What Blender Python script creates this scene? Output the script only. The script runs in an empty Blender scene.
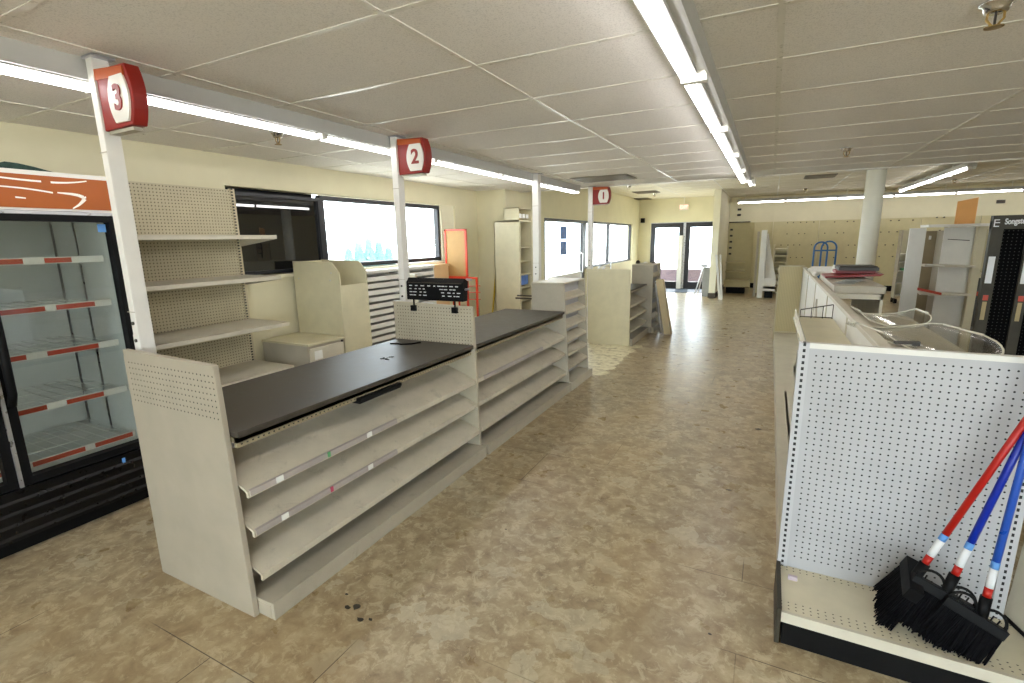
import bpy, bmesh, math, random
from mathutils import Vector, Matrix
random.seed(7)
scene = bpy.context.scene
C = scene.collection
PI = math.pi

# ------------------------------------------------------------------ materials
def srgb(r, g, b):
    f = lambda c: (c/255/12.92) if c/255 <= .04045 else ((c/255+.055)/1.055)**2.4
    return (f(r), f(g), f(b), 1)

class NT:
    def __init__(s, name):
        s.m = bpy.data.materials.new(name); s.m.use_nodes = True
        s.t = s.m.node_tree; s.t.nodes.clear()
        s.out = s.n('ShaderNodeOutputMaterial')
    def n(s, typ, **kw):
        x = s.t.nodes.new(typ)
        for k, v in kw.items(): setattr(x, k, v)
        return x
    def l(s, a, b): s.t.links.new(a, b)
    def math(s, op, a, b=None, c=None):
        x = s.n('ShaderNodeMath', operation=op)
        for i, v in enumerate((a, b, c)):
            if v is None: continue
            if isinstance(v, (int, float)): x.inputs[i].default_value = v
            else: s.l(v, x.inputs[i])
        return x.outputs[0]
    def mix(s, fac, a, b):
        x = s.n('ShaderNodeMix', data_type='RGBA')
        for i, v in ((0, fac), (6, a), (7, b)):
            if isinstance(v, (int, float, tuple)): x.inputs[i].default_value = v
            else: s.l(v, x.inputs[i])
        return x.outputs[2]
    def noise(s, vec, scale, detail=3, rough=.55, dist=0):
        x = s.n('ShaderNodeTexNoise'); x.inputs['Scale'].default_value = scale
        x.inputs['Detail'].default_value = detail; x.inputs['Roughness'].default_value = rough
        x.inputs['Distortion'].default_value = dist
        if vec is not None: s.l(vec, x.inputs['Vector'])
        return x.outputs[0]
    def ramp(s, fac, stops):
        x = s.n('ShaderNodeValToRGB'); e = x.color_ramp.elements
        while len(e) < len(stops): e.new(.5)
        for i, (p, c) in enumerate(stops): e[i].position = p; e[i].color = c
        s.l(fac, x.inputs[0]); return x.outputs[0]
    def coords(s, kind='Object'):
        return s.n('ShaderNodeTexCoord').outputs[kind]
    def bsdf(s, color, rough=.5, metal=0, spec=.5, **kw):
        b = s.n('ShaderNodeBsdfPrincipled')
        for k, v in (('Base Color', color), ('Roughness', rough), ('Metallic', metal), ('Specular IOR Level', spec)):
            if isinstance(v, (int, float, tuple)): b.inputs[k].default_value = v
            else: s.l(v, b.inputs[k])
        for k, v in kw.items():
            k = k.replace('_', ' ')
            if isinstance(v, (int, float, tuple)): b.inputs[k].default_value = v
            else: s.l(v, b.inputs[k])
        s.l(b.outputs[0], s.out.inputs[0]); return b
    def bump(s, h, strength=.2, dist=.002):
        x = s.n('ShaderNodeBump'); x.inputs['Strength'].default_value = strength; x.inputs['Distance'].default_value = dist
        s.l(h, x.inputs['Height']); return x.outputs[0]

def paint(name, rgb, rough=.5, var=.06, spec=.4, metal=0, scale=6, dirt=0):
    """painted or plastic surface with a little uneven tone and wear"""
    t = NT(name); v = t.coords()
    c = srgb(*rgb); d = tuple(max(0, x*(1-2*var)) for x in c[:3])+(1,); u = tuple(min(1, x*(1+var)) for x in c[:3])+(1,)
    col = t.ramp(t.noise(v, scale, 5, .6), [(.3, d), (.7, u)])
    if dirt:
        g = t.ramp(t.noise(v, 9, 8, .75, .6), [(.56, (0, 0, 0, 1)), (.72, (dirt, dirt, dirt, 1))])
        col = t.mix(g, col, tuple(x*.45 for x in c[:3])+(1,))
    r = t.math('MULTIPLY_ADD', t.noise(v, 25, 3), .2, rough-.1)
    t.bsdf(col, r, metal, spec); return t.m

def peg(name, rgb, axes, bounds=None, pitch=.0254, rad=.0036, rough=.5, hole=(24, 22, 20)):
    """sheet metal / hardboard with a grid of punched holes along two object axes"""
    t = NT(name); v = t.coords(); s = t.n('ShaderNodeSeparateXYZ'); t.l(v, s.inputs[0])
    u, w = [s.outputs[i] for i in axes]
    fu = t.math('SUBTRACT', t.math('FRACT', t.math('ADD', t.math('DIVIDE', u, pitch), 100)), .5)
    fw = t.math('SUBTRACT', t.math('FRACT', t.math('ADD', t.math('DIVIDE', w, pitch), 100)), .5)
    d = t.math('SQRT', t.math('ADD', t.math('MULTIPLY', fu, fu), t.math('MULTIPLY', fw, fw)))
    h = t.math('LESS_THAN', d, rad/pitch)
    if bounds:
        for q, lo, hi in ((u, bounds[0], bounds[1]), (w, bounds[2], bounds[3])):
            h = t.math('MULTIPLY', h, t.math('MULTIPLY', t.math('GREATER_THAN', q, lo), t.math('LESS_THAN', q, hi)))
    c = srgb(*rgb); dk = tuple(x*.88 for x in c[:3])+(1,)
    col = t.mix(h, t.ramp(t.noise(v, 5, 5), [(.3, dk), (.7, c)]), srgb(*hole))
    t.bsdf(col, rough, 0, .1 if rough > .8 else .35); return t.m

def slots(name, rgb, axis, cross, lo, hi, pitch=.0254, fill=.52):
    """slotted upright: a column of dark slots along one axis, between lo and hi on the cross axis"""
    t = NT(name); v = t.coords(); s = t.n('ShaderNodeSeparateXYZ'); t.l(v, s.inputs[0])
    f = t.math('FRACT', t.math('ADD', t.math('DIVIDE', s.outputs[axis], pitch), 100))
    h = t.math('LESS_THAN', f, fill)
    q = s.outputs[cross]
    h = t.math('MULTIPLY', h, t.math('MULTIPLY', t.math('GREATER_THAN', q, lo), t.math('LESS_THAN', q, hi)))
    t.bsdf(t.mix(h, srgb(*rgb), srgb(22, 22, 24)), .5, 0, .4); return t.m

def stripes(name, rgb, axis, pitch, depth=.25, rough=.5, width=.25):
    t = NT(name); v = t.coords(); s = t.n('ShaderNodeSeparateXYZ'); t.l(v, s.inputs[0])
    f = t.math('FRACT', t.math('ADD', t.math('DIVIDE', s.outputs[axis], pitch), 100))
    h = t.math('LESS_THAN', f, width)
    c = srgb(*rgb)
    t.bsdf(t.mix(h, c, tuple(x*(1-depth) for x in c[:3])+(1,)), rough, 0, .4); return t.m

def emit(name, rgb, strength):
    t = NT(name); e = t.n('ShaderNodeEmission'); e.inputs[0].default_value = rgb+(1,); e.inputs[1].default_value = strength
    t.l(e.outputs[0], t.out.inputs[0]); return t.m

def thin_glass(name, tint=(1, 1, 1, 1), refl=.06, rough=.0):
    t = NT(name); tr = t.n('ShaderNodeBsdfTransparent'); tr.inputs[0].default_value = tint
    g = t.n('ShaderNodeBsdfGlossy'); g.inputs['Roughness'].default_value = rough
    lw = t.n('ShaderNodeLayerWeight'); lw.inputs[0].default_value = .5
    mx = t.n('ShaderNodeMixShader')
    t.l(t.math('MULTIPLY_ADD', t.math('POWER', lw.outputs['Facing'], 5), .55, refl), mx.inputs[0]); t.l(tr.outputs[0], mx.inputs[1]); t.l(g.outputs[0], mx.inputs[2])
    t.l(mx.outputs[0], t.out.inputs[0]); return t.m

def floor_mat():
    t = NT('stone_pattern_vinyl'); v = t.coords()
    a = t.noise(v, 9, 10, .70, .35)
    base = t.ramp(a, [(.33, srgb(132, 114, 89)), (.46, srgb(156, 139, 110)), (.56, srgb(172, 156, 125)), (.70, srgb(191, 177, 146))])
    b = t.noise(v, 15, 12, .74, .7)
    vein = t.ramp(b, [(.52, (0, 0, 0, 1)), (.56, (.5, .5, .5, 1)), (.70, (.7, .7, .7, 1))])
    col = t.mix(vein, base, srgb(203, 191, 159))
    vo = t.n('ShaderNodeTexVoronoi'); vo.inputs['Scale'].default_value = 7
    mp = t.n('ShaderNodeVectorMath', operation='ADD'); t.l(v, mp.inputs[0])
    nz = t.n('ShaderNodeTexNoise'); nz.inputs['Scale'].default_value = 14; nz.inputs['Detail'].default_value = 8; t.l(v, nz.inputs['Vector'])
    sv = t.n('ShaderNodeVectorMath', operation='SCALE'); t.l(nz.outputs[1], sv.inputs[0]); sv.inputs['Scale'].default_value = .22
    t.l(sv.outputs[0], mp.inputs[1]); t.l(mp.outputs[0], vo.inputs['Vector'])
    sq = t.n('ShaderNodeSeparateColor'); t.l(vo.outputs['Color'], sq.inputs[0])
    patch = t.ramp(sq.outputs[0], [(.0, (.5, .5, .5, 1)), (.25, (0, 0, 0, 1))])
    col = t.mix(patch, col, srgb(141, 124, 96))
    patch2 = t.ramp(sq.outputs[1], [(.86, (0, 0, 0, 1)), (.94, (.45, .45, .45, 1))])
    col = t.mix(patch2, col, srgb(200, 193, 167))
    d = t.ramp(t.noise(v, 13, 12, .75, .6), [(.34, (.55, .55, .55, 1)), (.43, (0, 0, 0, 1))])
    col = t.mix(d, col, srgb(116, 99, 75))
    ochre = t.ramp(t.noise(v, .9, 5, .6, .6), [(.46, (0, 0, 0, 1)), (.68, (.35, .35, .35, 1))])
    col = t.mix(ochre, col, srgb(170, 140, 91))
    br = t.n('ShaderNodeTexBrick'); t.l(v, br.inputs['Vector'])
    br.inputs['Scale'].default_value = 1; br.inputs['Brick Width'].default_value = .92; br.inputs['Row Height'].default_value = .46
    br.inputs['Mortar Size'].default_value = .0022; br.inputs['Mortar Smooth'].default_value = .2
    gate = t.ramp(t.noise(v, .8, 3), [(.5, (0, 0, 0, 1)), (.58, (.85, .85, .85, 1))])
    col = t.mix(t.math('MULTIPLY', br.outputs['Fac'], gate), col, srgb(58, 44, 30))
    # pale bare patch where a fixture stood
    s = t.n('ShaderNodeSeparateXYZ'); t.l(v, s.inputs[0])
    wob = t.math('MULTIPLY_ADD', t.noise(v, 6, 6), .5, -.25)
    px = t.math('ADD', s.outputs[0], wob); py = t.math('ADD', s.outputs[1], wob)
    m = t.math('MULTIPLY', t.math('MULTIPLY', t.math('GREATER_THAN', px, -2.7), t.math('LESS_THAN', px, -1.62)),
               t.math('MULTIPLY', t.math('GREATER_THAN', py, 5.5), t.math('LESS_THAN', py, 7.35)))
    bare = t.ramp(t.noise(v, 9, 8, .7), [(.35, srgb(150, 132, 96)), (.5, srgb(222, 212, 178)), (.75, srgb(240, 234, 205))])
    col = t.mix(m, col, bare)
    bp = t.bump(t.noise(v, 22, 8, .7), .25, .003)
    r = t.math('MULTIPLY_ADD', t.noise(v, 6, 6), .24, .19)
    t.bsdf(col, r, 0, .5, Normal=bp); return t.m

def ceiling_mat(name='ceiling_tile', rgb=(214, 208, 196)):
    t = NT(name); v = t.coords()
    c = srgb(*rgb); lo = tuple(x*.80 for x in c[:3])+(1,)
    sp = t.noise(v, 160, 3, .7)
    col = t.mix(t.ramp(sp, [(.38, (1, 1, 1, 1)), (.48, (0, 0, 0, 1))]), c, lo)
    big = t.ramp(t.noise(v, 1.2, 4), [(.35, (.0, .0, .0, 1)), (.7, (.25, .25, .25, 1))])
    col = t.mix(big, col, tuple(x*.86 for x in c[:3])+(1,))
    t.bsdf(col, .9, 0, .2, Normal=t.bump(sp, .35, .003)); return t.m

def counter_top_mat():
    t = NT('black_laminate'); v = t.coords()
    n = t.noise(v, 14, 9, .75, .4)
    col = t.ramp(n, [(.35, srgb(54, 49, 42)), (.6, srgb(72, 66, 57)), (.78, srgb(112, 102, 88))])
    t.bsdf(col, t.math('MULTIPLY_ADD', n, .3, .3), 0, .45); return t.m

M = {}
M['floor'] = floor_mat()
M['ceiling'] = ceiling_mat('ceiling_tile', (238, 234, 228))
M['ceiling_hi'] = ceiling_mat('raised_ceiling_tile', (230, 224, 206))
M['tbar'] = paint('grid_white_enamel', (222, 218, 208), .3, .02)
M['wall'] = paint('pale_yellow_wall_paint', (224, 217, 186), .7, .03, scale=2)
M['wall_white'] = paint('off_white_wall_paint', (236, 231, 205), .7, .03, scale=2)
M['base'] = paint('dark_brown_vinyl_base', (70, 62, 52), .5)
M['cream'] = paint('almond_enamel', (204, 197, 178), .42, .04, dirt=.25)
M['cream_warm'] = paint('yellowed_almond_enamel', (208, 200, 168), .42, .04)
M['taupe'] = paint('taupe_enamel', (180, 172, 154), .42, .04, dirt=.35)
M['shelf'] = paint('worn_shelf_enamel', (206, 197, 177), .4, .05, dirt=.5)
M['white_enamel'] = paint('white_enamel', (226, 224, 216), .4, .03)
M['post'] = paint('white_post_enamel', (232, 229, 222), .35, .03)
M['back_shadow'] = paint('shade_grey_back_panel', (172, 173, 178), .5, .04)  # blue-grey shade between the shelves put into the panel colour
M['housing'] = paint('light_housing_enamel', (186, 186, 182), .4, .02)
M['black'] = paint('black_plastic', (16, 16, 17), .55, .1, spec=.15)
M['black_gloss'] = paint('black_gloss_metal', (12, 12, 13), .3, .1, spec=.3)
M['dark'] = paint('dark_brown_metal', (60, 54, 46), .45)
M['countertop'] = counter_top_mat()
M['red_sign'] = paint('red_sign_plastic', (140, 28, 16), .5, .05)
M['lit_edge'] = paint('tube_lit_sign_edge', (190, 92, 42), .4, .05)  # tube light on the sign bevel put into this orange
M['sign_white'] = paint('sign_white_panel', (232, 228, 218), .4, .02)
M['orange'] = paint('orange_header_film', (166, 86, 24), .35, .03)
M['swoosh'] = paint('white_print', (250, 244, 232), .4, .01)
M['silver'] = paint('brushed_aluminium', (196, 196, 200), .3, .04, metal=.8)
M['chrome'] = paint('chrome', (215, 215, 215), .12, .02, metal=1)
M['brass'] = paint('brass', (168, 140, 84), .3, .05, metal=.8)
M['cooler_in'] = paint('cooler_liner', (202, 204, 200), .45, .03)
M['wire'] = paint('white_coated_wire', (214, 216, 210), .4, .02)
M['strip_red'] = paint('red_price_strip', (184, 62, 34), .4, .03)
M['strip_white'] = paint('white_price_strip', (232, 230, 220), .4, .03)
M['tag'] = paint('paper_tag', (240, 240, 234), .6, .02)
M['tag_green'] = paint('green_tag', (96, 170, 110), .6, .02)
M['tag_pink'] = paint('pink_tag', (200, 80, 110), .6, .02)
M['tag_blue'] = paint('blue_tag', (96, 150, 214), .6, .02)
M['strip_grey'] = paint('grey_price_channel', (176, 166, 160), .35, .05)
M['window_frame'] = paint('black_window_frame', (44, 44, 48), .35, .05)
M['glass'] = thin_glass('window_glass', (.98, 1, 1, 1), .05)
M['cooler_glass'] = thin_glass('cooler_door_glass', (.90, .92, .91, 1), .07)
M['acrylic'] = thin_glass('clear_acrylic', (.95, .95, .93, 1), .07, .05)
M['acrylic_edge'] = paint('acrylic_edge', (226, 224, 206), .2, .02)
def dark_glass():
    t = NT('blacked_out_glass'); t.bsdf((.006, .006, .007, 1), .015, 0, 1.0); return t.m
M['dark_glass'] = dark_glass()
M['tube'] = emit('lit_fluorescent_tube', (1, .975, .975), 9.5)
M['exit_lit'] = emit('lit_exit_letters', (1, .25, .18), 2.2)
M['red_metal'] = paint('orange_red_enamel', (206, 62, 34), .35, .04)
M['peach'] = paint('peach_board', (224, 190, 142), .6, .04)
M['tan_board'] = paint('tan_hardboard', (168, 130, 78), .6, .04)
M['yellow'] = paint('yellow_painted_wood', (214, 184, 70), .5, .05)
M['blue_metal'] = paint('blue_enamel', (52, 110, 170), .35, .05)
M['red_handle'] = paint('red_handle_coating', (172, 28, 18), .35, .03)
M['blue_handle'] = paint('dark_blue_handle_coating', (16, 44, 158), .3, .03)
M['blue_handle2'] = paint('mid_blue_handle_coating', (40, 84, 178), .3, .03)
M['bristle'] = paint('black_bristle', (15, 15, 18), .85, .25, spec=.1, scale=90)
M['orange_board'] = paint('orange_card', (236, 172, 100), .6, .03)
M['mat'] = paint('blue_grey_carpet', (72, 80, 94), .95, .15, scale=60)
M['grey_box'] = paint('grey_plastic', (150, 152, 150), .5, .05)
M['red_plastic'] = paint('red_plastic', (140, 40, 36), .4, .06)
M['purple_tag'] = paint('lilac_tape', (196, 182, 190), .5, .05)
M['green'] = paint('dark_green_cloth', (52, 74, 66), .9, .2, scale=30)
M['sticker_white'] = paint('white_print_sticker', (222, 224, 226), .5, .05)
M['metal_grey'] = paint('weathered_grey_steel', (66, 62, 52), .5, .12, spec=.2)
M['concrete'] = paint('pale_concrete', (200, 196, 186), .9, .06)
M['brick_out'] = paint('reddish_brick_paving', (112, 98, 110), .9, .15, scale=20)
M['conifer'] = paint('hazed_conifer_needles', (146, 180, 178), .9, .25, scale=20)  # outdoor haze and glare put into the pale needle colour
M['bark'] = paint('bark', (90, 70, 52), .9, .2)
M['poster_blue'] = paint('blue_poster_print', (104, 142, 214), .6, .15, scale=12)
M['vent'] = paint('dark_vent_metal', (120, 112, 98), .5, .05)
M['white_soft'] = paint('white_paper', (238, 236, 228), .7, .02)
M['wallpanel'] = paint('tan_wall_panel', (206, 196, 154), .55, .03)
M['rack_grid'] = stripes('tan_grooved_panel', (186, 174, 138), 0, .022, .3)
M['peg_endcap'] = peg('white_pegboard', (186, 186, 188), (0, 2), (.055, .705, .175, 1.115))
M['peg_deck'] = peg('perforated_deck', (214, 205, 178), (0, 1), None, .0254, .003)
M['peg_near'] = peg('almond_end_panel_perforated', (176, 167, 149), (0, 2), (.02, .66, .88, 1.10))
M['peg_divider'] = peg('almond_divider_perforated', (186, 177, 155), (0, 2), (.02, .70, .80, 1.11))
M['peg_wall'] = peg('almond_back_pegboard', (206, 196, 166), (1, 2), None, .0254, .0042)
M['peg_black'] = peg('black_pegboard', (6, 6, 7), (0, 2), None, .0254, .0034, .9, (64, 64, 62))
M['slots_x'] = slots('slotted_upright_front', (190, 190, 192), 2, 0, .014, .024)
M['slots_y'] = slots('slotted_upright_side', (206, 196, 166), 2, 1, .010, .024)
M['ribbed'] = stripes('ribbed_almond_panel', (206, 194, 152), 0, .021, .22, width=.2)

# ------------------------------------------------------------------ mesh helper
class MB:
    def __init__(s): s.v = []; s.f = []; s.mi = []
    def add(s, vs, fs, mi=0):
        o = len(s.v); s.v += [tuple(p) for p in vs]
        for f in fs: s.f.append([o+i for i in f]); s.mi.append(mi)
        return s
    def box(s, x0, x1, y0, y1, z0, z1, mi=0):
        x0, x1 = min(x0, x1), max(x0, x1); y0, y1 = min(y0, y1), max(y0, y1); z0, z1 = min(z0, z1), max(z0, z1)
        return s.add([(x, y, z) for z in (z0, z1) for y in (y0, y1) for x in (x0, x1)],
                     [(0, 2, 3, 1), (4, 5, 7, 6), (0, 1, 5, 4), (2, 6, 7, 3), (0, 4, 6, 2), (1, 3, 7, 5)], mi)
    def obox(s, c, u, v, w, mi=0):
        c, u, v, w = map(Vector, (c, u, v, w)); pts = []
        for k in (-1, 1):
            for j in (-1, 1):
                for i in (-1, 1): pts.append(c+u*i+v*j+w*k)
        return s.add(pts, [(0, 2, 3, 1), (4, 5, 7, 6), (0, 1, 5, 4), (2, 6, 7, 3), (0, 4, 6, 2), (1, 3, 7, 5)], mi)
    def prism(s, poly, axis, a, b, mi=0):
        """2d polygon extruded along axis 'X' (poly in y,z), 'Y' (poly in x,z) or 'Z' (poly in x,y)"""
        def P(p, t):
            return {'X': (t, p[0], p[1]), 'Y': (p[0], t, p[1]), 'Z': (p[0], p[1], t)}[axis]
        n = len(poly); vs = [P(p, a) for p in poly]+[P(p, b) for p in poly]
        fs = [tuple(range(n)), tuple(range(2*n-1, n-1, -1))]+[(i, (i+1) % n+0, (i+1) % n+n, i+n) for i in range(n)]
        return s.add(vs, fs, mi)
    def tube(s, pts, r, n=8, mi=0, cap=True, r2=None):
        pts = [Vector(p) for p in pts]; rings = []
        up = None
        for i, p in enumerate(pts):
            d = (pts[min(i+1, len(pts)-1)]-pts[max(i-1, 0)]).normalized()
            if up is None:
                up = Vector((0, 0, 1)) if abs(d.z) < .9 else Vector((1, 0, 0))
            a = d.cross(up); a.normalize(); b = a.cross(d); b.normalize(); up = b
            rr = r if r2 is None else r+(r2-r)*i/(len(pts)-1)
            rings.append([p+(a*math.cos(2*PI*k/n)+b*math.sin(2*PI*k/n))*rr for k in range(n)])
        vs = [q for ring in rings for q in ring]; fs = []
        for i in range(len(pts)-1):
            for k in range(n):
                fs.append((i*n+k, i*n+(k+1) % n, (i+1)*n+(k+1) % n, (i+1)*n+k))
        if cap: fs += [tuple(range(n-1, -1, -1)), tuple(range((len(pts)-1)*n, len(pts)*n))]
        return s.add(vs, fs, mi)
    def lathe(s, prof, c, n=24, mi=0):
        vs = []; fs = []
        for r, z in prof:
            for k in range(n): vs.append((c[0]+r*math.cos(2*PI*k/n), c[1]+r*math.sin(2*PI*k/n), c[2]+z))
        for i in range(len(prof)-1):
            for k in range(n): fs.append((i*n+k, i*n+(k+1) % n, (i+1)*n+(k+1) % n, (i+1)*n+k))
        fs += [tuple(range(n-1, -1, -1)), tuple(range((len(prof)-1)*n, len(prof)*n))]
        return s.add(vs, fs, mi)
    def build(s, name, mats, parent=None, bevel=0, smooth=False):
        me = bpy.data.meshes.new(name)
        off = Vector((0, 0, 0)); p = parent
        while p is not None: off += p.location; p = p.parent
        me.from_pydata([Vector(q)-off for q in s.v], [], s.f)
        bm = bmesh.new(); bm.from_mesh(me); bmesh.ops.recalc_face_normals(bm, faces=bm.faces)
        bm.to_mesh(me); bm.free()
        for i, pl in enumerate(me.polygons):
            pl.material_index = s.mi[i] if i < len(s.mi) else 0
            pl.use_smooth = smooth
        for m in (mats if isinstance(mats, (list, tuple)) else [mats]):
            me.materials.append(M[m] if isinstance(m, str) else m)
        o = bpy.data.objects.new(name, me); C.objects.link(o)
        if parent is not None: o.parent = parent
        if bevel:
            b = o.modifiers.new('edge', 'BEVEL'); b.width = bevel; b.segments = 2; b.limit_method = 'ANGLE'
        return o
def box(*a): return MB().box(*a)

def tag(o, label, cat, group=None, kind=None):
    o['label'] = label; o['category'] = cat
    if group: o['group'] = group
    if kind: o['kind'] = kind
    return o
def thing(name, label, cat, loc, group=None):
    o = bpy.data.objects.new(name, None); o.empty_display_size = .1
    C.objects.link(o); o.location = loc
    return tag(o, label, cat, group)
def solo(mb, name, mats, label, cat, loc=None, group=None, bevel=0, smooth=False):
    """a thing that is one mesh, its origin at loc"""
    if loc is None:
        lo = [min(p[i] for p in mb.v) for i in range(3)]; hi = [max(p[i] for p in mb.v) for i in range(3)]
        loc = ((lo[0]+hi[0])/2, (lo[1]+hi[1])/2, lo[2])
    L = Vector(loc); mb.v = [tuple(Vector(p)-L) for p in mb.v]
    o = mb.build(name, mats, None, bevel, smooth); o.location = L
    return tag(o, label, cat, group)
def struct(mb, name, mats, bevel=0):
    o = mb.build(name, mats, None, bevel); o['kind'] = 'structure'; return o
def spart(mb, name, mats, parent, **k): return mb.build(name, mats, parent, **k)
def copy_tree(o, loc=None, parent=None):
    c = o.copy(); C.objects.link(c)
    if parent is not None: c.parent = parent
    if loc is not None: c.location = loc
    for ch in list(o.children): copy_tree(ch, None, c)
    return c
def text_mesh(txt, size, origin, ux, uy, depth, name, mat, parent, bold=0.0, sx=1.0):
    """lettering as a solid mesh in the plane ux, uy centred on origin"""
    cu = bpy.data.curves.new('lettering', 'FONT'); cu.body = txt; cu.size = size; cu.extrude = depth
    cu.align_x = 'CENTER'; cu.align_y = 'CENTER'; cu.offset = bold
    t = bpy.data.objects.new('lettering', cu); C.objects.link(t)
    me = bpy.data.meshes.new_from_object(t.evaluated_get(bpy.context.evaluated_depsgraph_get()))
    bpy.data.objects.remove(t); bpy.data.curves.remove(cu)
    ux, uy = Vector(ux).normalized(), Vector(uy).normalized(); uz = ux.cross(uy)
    off = Vector((0, 0, 0)); p = parent
    while p is not None: off += p.location; p = p.parent
    for v in me.vertices:
        v.co = Vector(origin)-off+ux*v.co.x*sx+uy*v.co.y+uz*v.co.z
    me.materials.clear(); me.materials.append(M[mat])
    for pl in me.polygons: pl.material_index = 0
    o = bpy.data.objects.new(name, me); C.objects.link(o)
    if parent is not None: o.parent = parent
    return o

# ------------------------------------------------------------------ setting
LC, HC = 2.36, 2.73           # lower and raised ceiling
WX, EX, DY, BY = -4.27, -3.75, 16.1, 17.0
struct(box(-4.6, 9.2, -4.2, 17.2, -.1, 0), 'floor', 'floor')
struct(box(-4.5, 9.2, -4.2, 7.65, LC, LC+.05), 'ceiling', 'ceiling')
struct(box(-4.5, 9.2, 7.66, 17.2, HC, HC+.05), 'ceiling_raised', 'ceiling_hi')
struct(box(-4.5, 9.2, 7.60, 7.66, LC-.012, HC), 'ceiling_step', 'tbar')
# wall along the parking side, with an opening for two panes
w = MB(); T = .16
w.box(WX-T, WX, -4.2, 2.86, 0, LC); w.box(WX-T, WX, 6.45, 7.1, 0, LC)
w.box(WX-T, WX, 2.86, 6.45, 0, 1.30); w.box(WX-T, WX, 2.86, 6.45, 2.10, LC)
struct(w, 'wall_left', 'wall')
struct(box(WX-T, EX, 7.1, 7.22, 0, HC), 'wall_return', 'wall')
w = MB(); w.box(EX-T, EX, 7.22, 8.62, 0, HC); w.box(EX-T, EX, 8.62, 15.3, 1.98, HC)
w.box(EX-T, EX, 11.05, 15.3, 0, .9); w.box(EX-T, EX, 15.3, DY, 0, HC)
struct(w, 'wall_entrance', 'wall')
w = MB(); w.box(EX-T, -3.38, DY, DY+.15, 0, HC); w.box(-3.38, -1.3, DY, DY+.15, 2.02, HC)
struct(w, 'wall_exit', 'wall')
struct(box(-1.36, -1.2, 13.85, BY, 0, HC), 'wall_partition', 'wall_white')
struct(box(-1.2, 9.2, BY, BY+.15, 0, HC), 'wall_back', 'wall')
struct(box(9.05, 9.2, -4.2, BY, 0, HC), 'wall_right', 'wall')
w = MB().box(-4.5, -1.85, -4.2, -4.05, 0, LC).box(-1.85, 5.4, -4.2, -4.05, 0, .35).box(-1.85, 5.4, -4.2, -4.05, 2.25, LC).box(5.4, 9.2, -4.2, -4.05, 0, LC)
struct(w, 'wall_front', 'wall_white')
w = MB()
for k in range(6): w.box(-1.85+1.45*k-.03, -1.85+1.45*k+.03, -4.16, -4.08, .35, 2.25)
w.box(-1.85, 5.4, -4.16, -4.08, .35, .40); w.box(-1.85, 5.4, -4.16, -4.08, 2.2, 2.25)
w5 = struct(w, 'window_added', 'window_frame')  # unseen storefront glazing added behind the camera to brighten the room
spart(box(-1.85, 5.4, -4.125, -4.119, .4, 2.2), 'window_pane', 'glass', w5)
struct(MB().box(-1.375, -1.185, 13.83, 13.85, 0, .13).box(-1.2, -1.185, 13.85, BY, 0, .13), 'baseboard_partition', 'base')
struct(MB().box(WX, WX+.012, -4, 7.1, 0, .1).box(WX, EX, 7.088, 7.1, 0, .1), 'baseboard_left', 'base')
struct(MB().box(WX-T, WX+.05, 2.84, 6.47, 1.27, 1.30), 'trim_1', 'wall_white')

# ceiling grid (T-bars) of 2 x 4 ft tiles
g = MB()
for k in range(-1, 10): 
    x = -2.466+1.219*(k-1)+0
    if x > -4.27: g.box(x-.012, x+.012, -4.05, 7.6, LC-.004, LC)
for j in range(-10, 10):
    y = 2.10+.6096*j
    if -4 < y < 7.6: g.box(-4.27, 9.05, y-.012, y+.012, LC-.003, LC)
struct(g, 'ceiling_grid', 'tbar')
g = MB()
for k in range(0, 10):
    x = -3.6+1.219*k; g.box(x-.012, x+.012, 7.66, 17, HC-.004, HC)
for j in range(0, 16):
    y = 8.0+.6096*j; g.box(-3.75, 9.05, y-.012, y+.012, HC-.003, HC)
struct(g, 'ceiling_raised_grid', 'tbar')

# windows
def window_y(name, x, y0, y1, z0, z1, glass, fr=.05):
    f = MB(); d0, d1 = x-.12, x-.05
    f.box(d0, d1, y0, y0+fr, z0, z1); f.box(d0, d1, y1-fr, y1, z0, z1)
    f.box(d0, d1, y0+fr, y1-fr, z0, z0+fr); f.box(d0, d1, y0+fr, y1-fr, z1-fr, z1)
    o = struct(f, name, 'window_frame')
    spart(box(x-.088, x-.082, y0+fr, y1-fr, z0+fr, z1-fr), 'window_pane', glass, o)
    return o
window_y('window_1', WX, 2.86, 3.94, 1.31, 2.06, 'dark_glass', .03)
window_y('window_2', WX, 3.94, 6.12, 1.31, 2.09, 'glass')
struct(box(WX-T, WX-.02, 6.12, 6.45, 1.30, 2.10), 'window_2_jamb', 'wall_white')
struct(box(WX-.20, WX-.165, 2.8, 3.94, 1.25, 2.12), 'window_1_shutter', 'black')
window_y('window_3', EX, 11.1, 13.0, .9, 1.98, 'glass')
window_y('window_4', EX, 13.0, 15.3, .9, 1.98, 'glass')
# glazed entrance door in the long front
d = MB(); x0, x1 = EX-.12, EX-.05
for a, b in ((8.62, 8.78), (10.92, 11.1)): d.box(x0, x1, a, b, 0, 1.98)
d.box(x0, x1, 8.78, 10.92, 1.92, 1.98); d.box(x0, x1, 8.78, 10.92, 0, .12)
door = struct(d, 'door_1', 'window_frame')
spart(box(EX-.09, EX-.083, 8.78, 10.92, .12, 1.92), 'door_pane', 'glass', door)
spart(MB().box(EX-.05, EX-.03, 8.9, 10.8, .15, .86), 'kick_panel', 'white_enamel', door)
h = MB(); h.tube([(EX-.05, 10.75, .82), (EX+.02, 10.75, .85), (EX+.02, 10.75, 1.25), (EX-.05, 10.75, 1.28)], .014)
spart(h, 'door_handle', 'silver', door, smooth=True)
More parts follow.
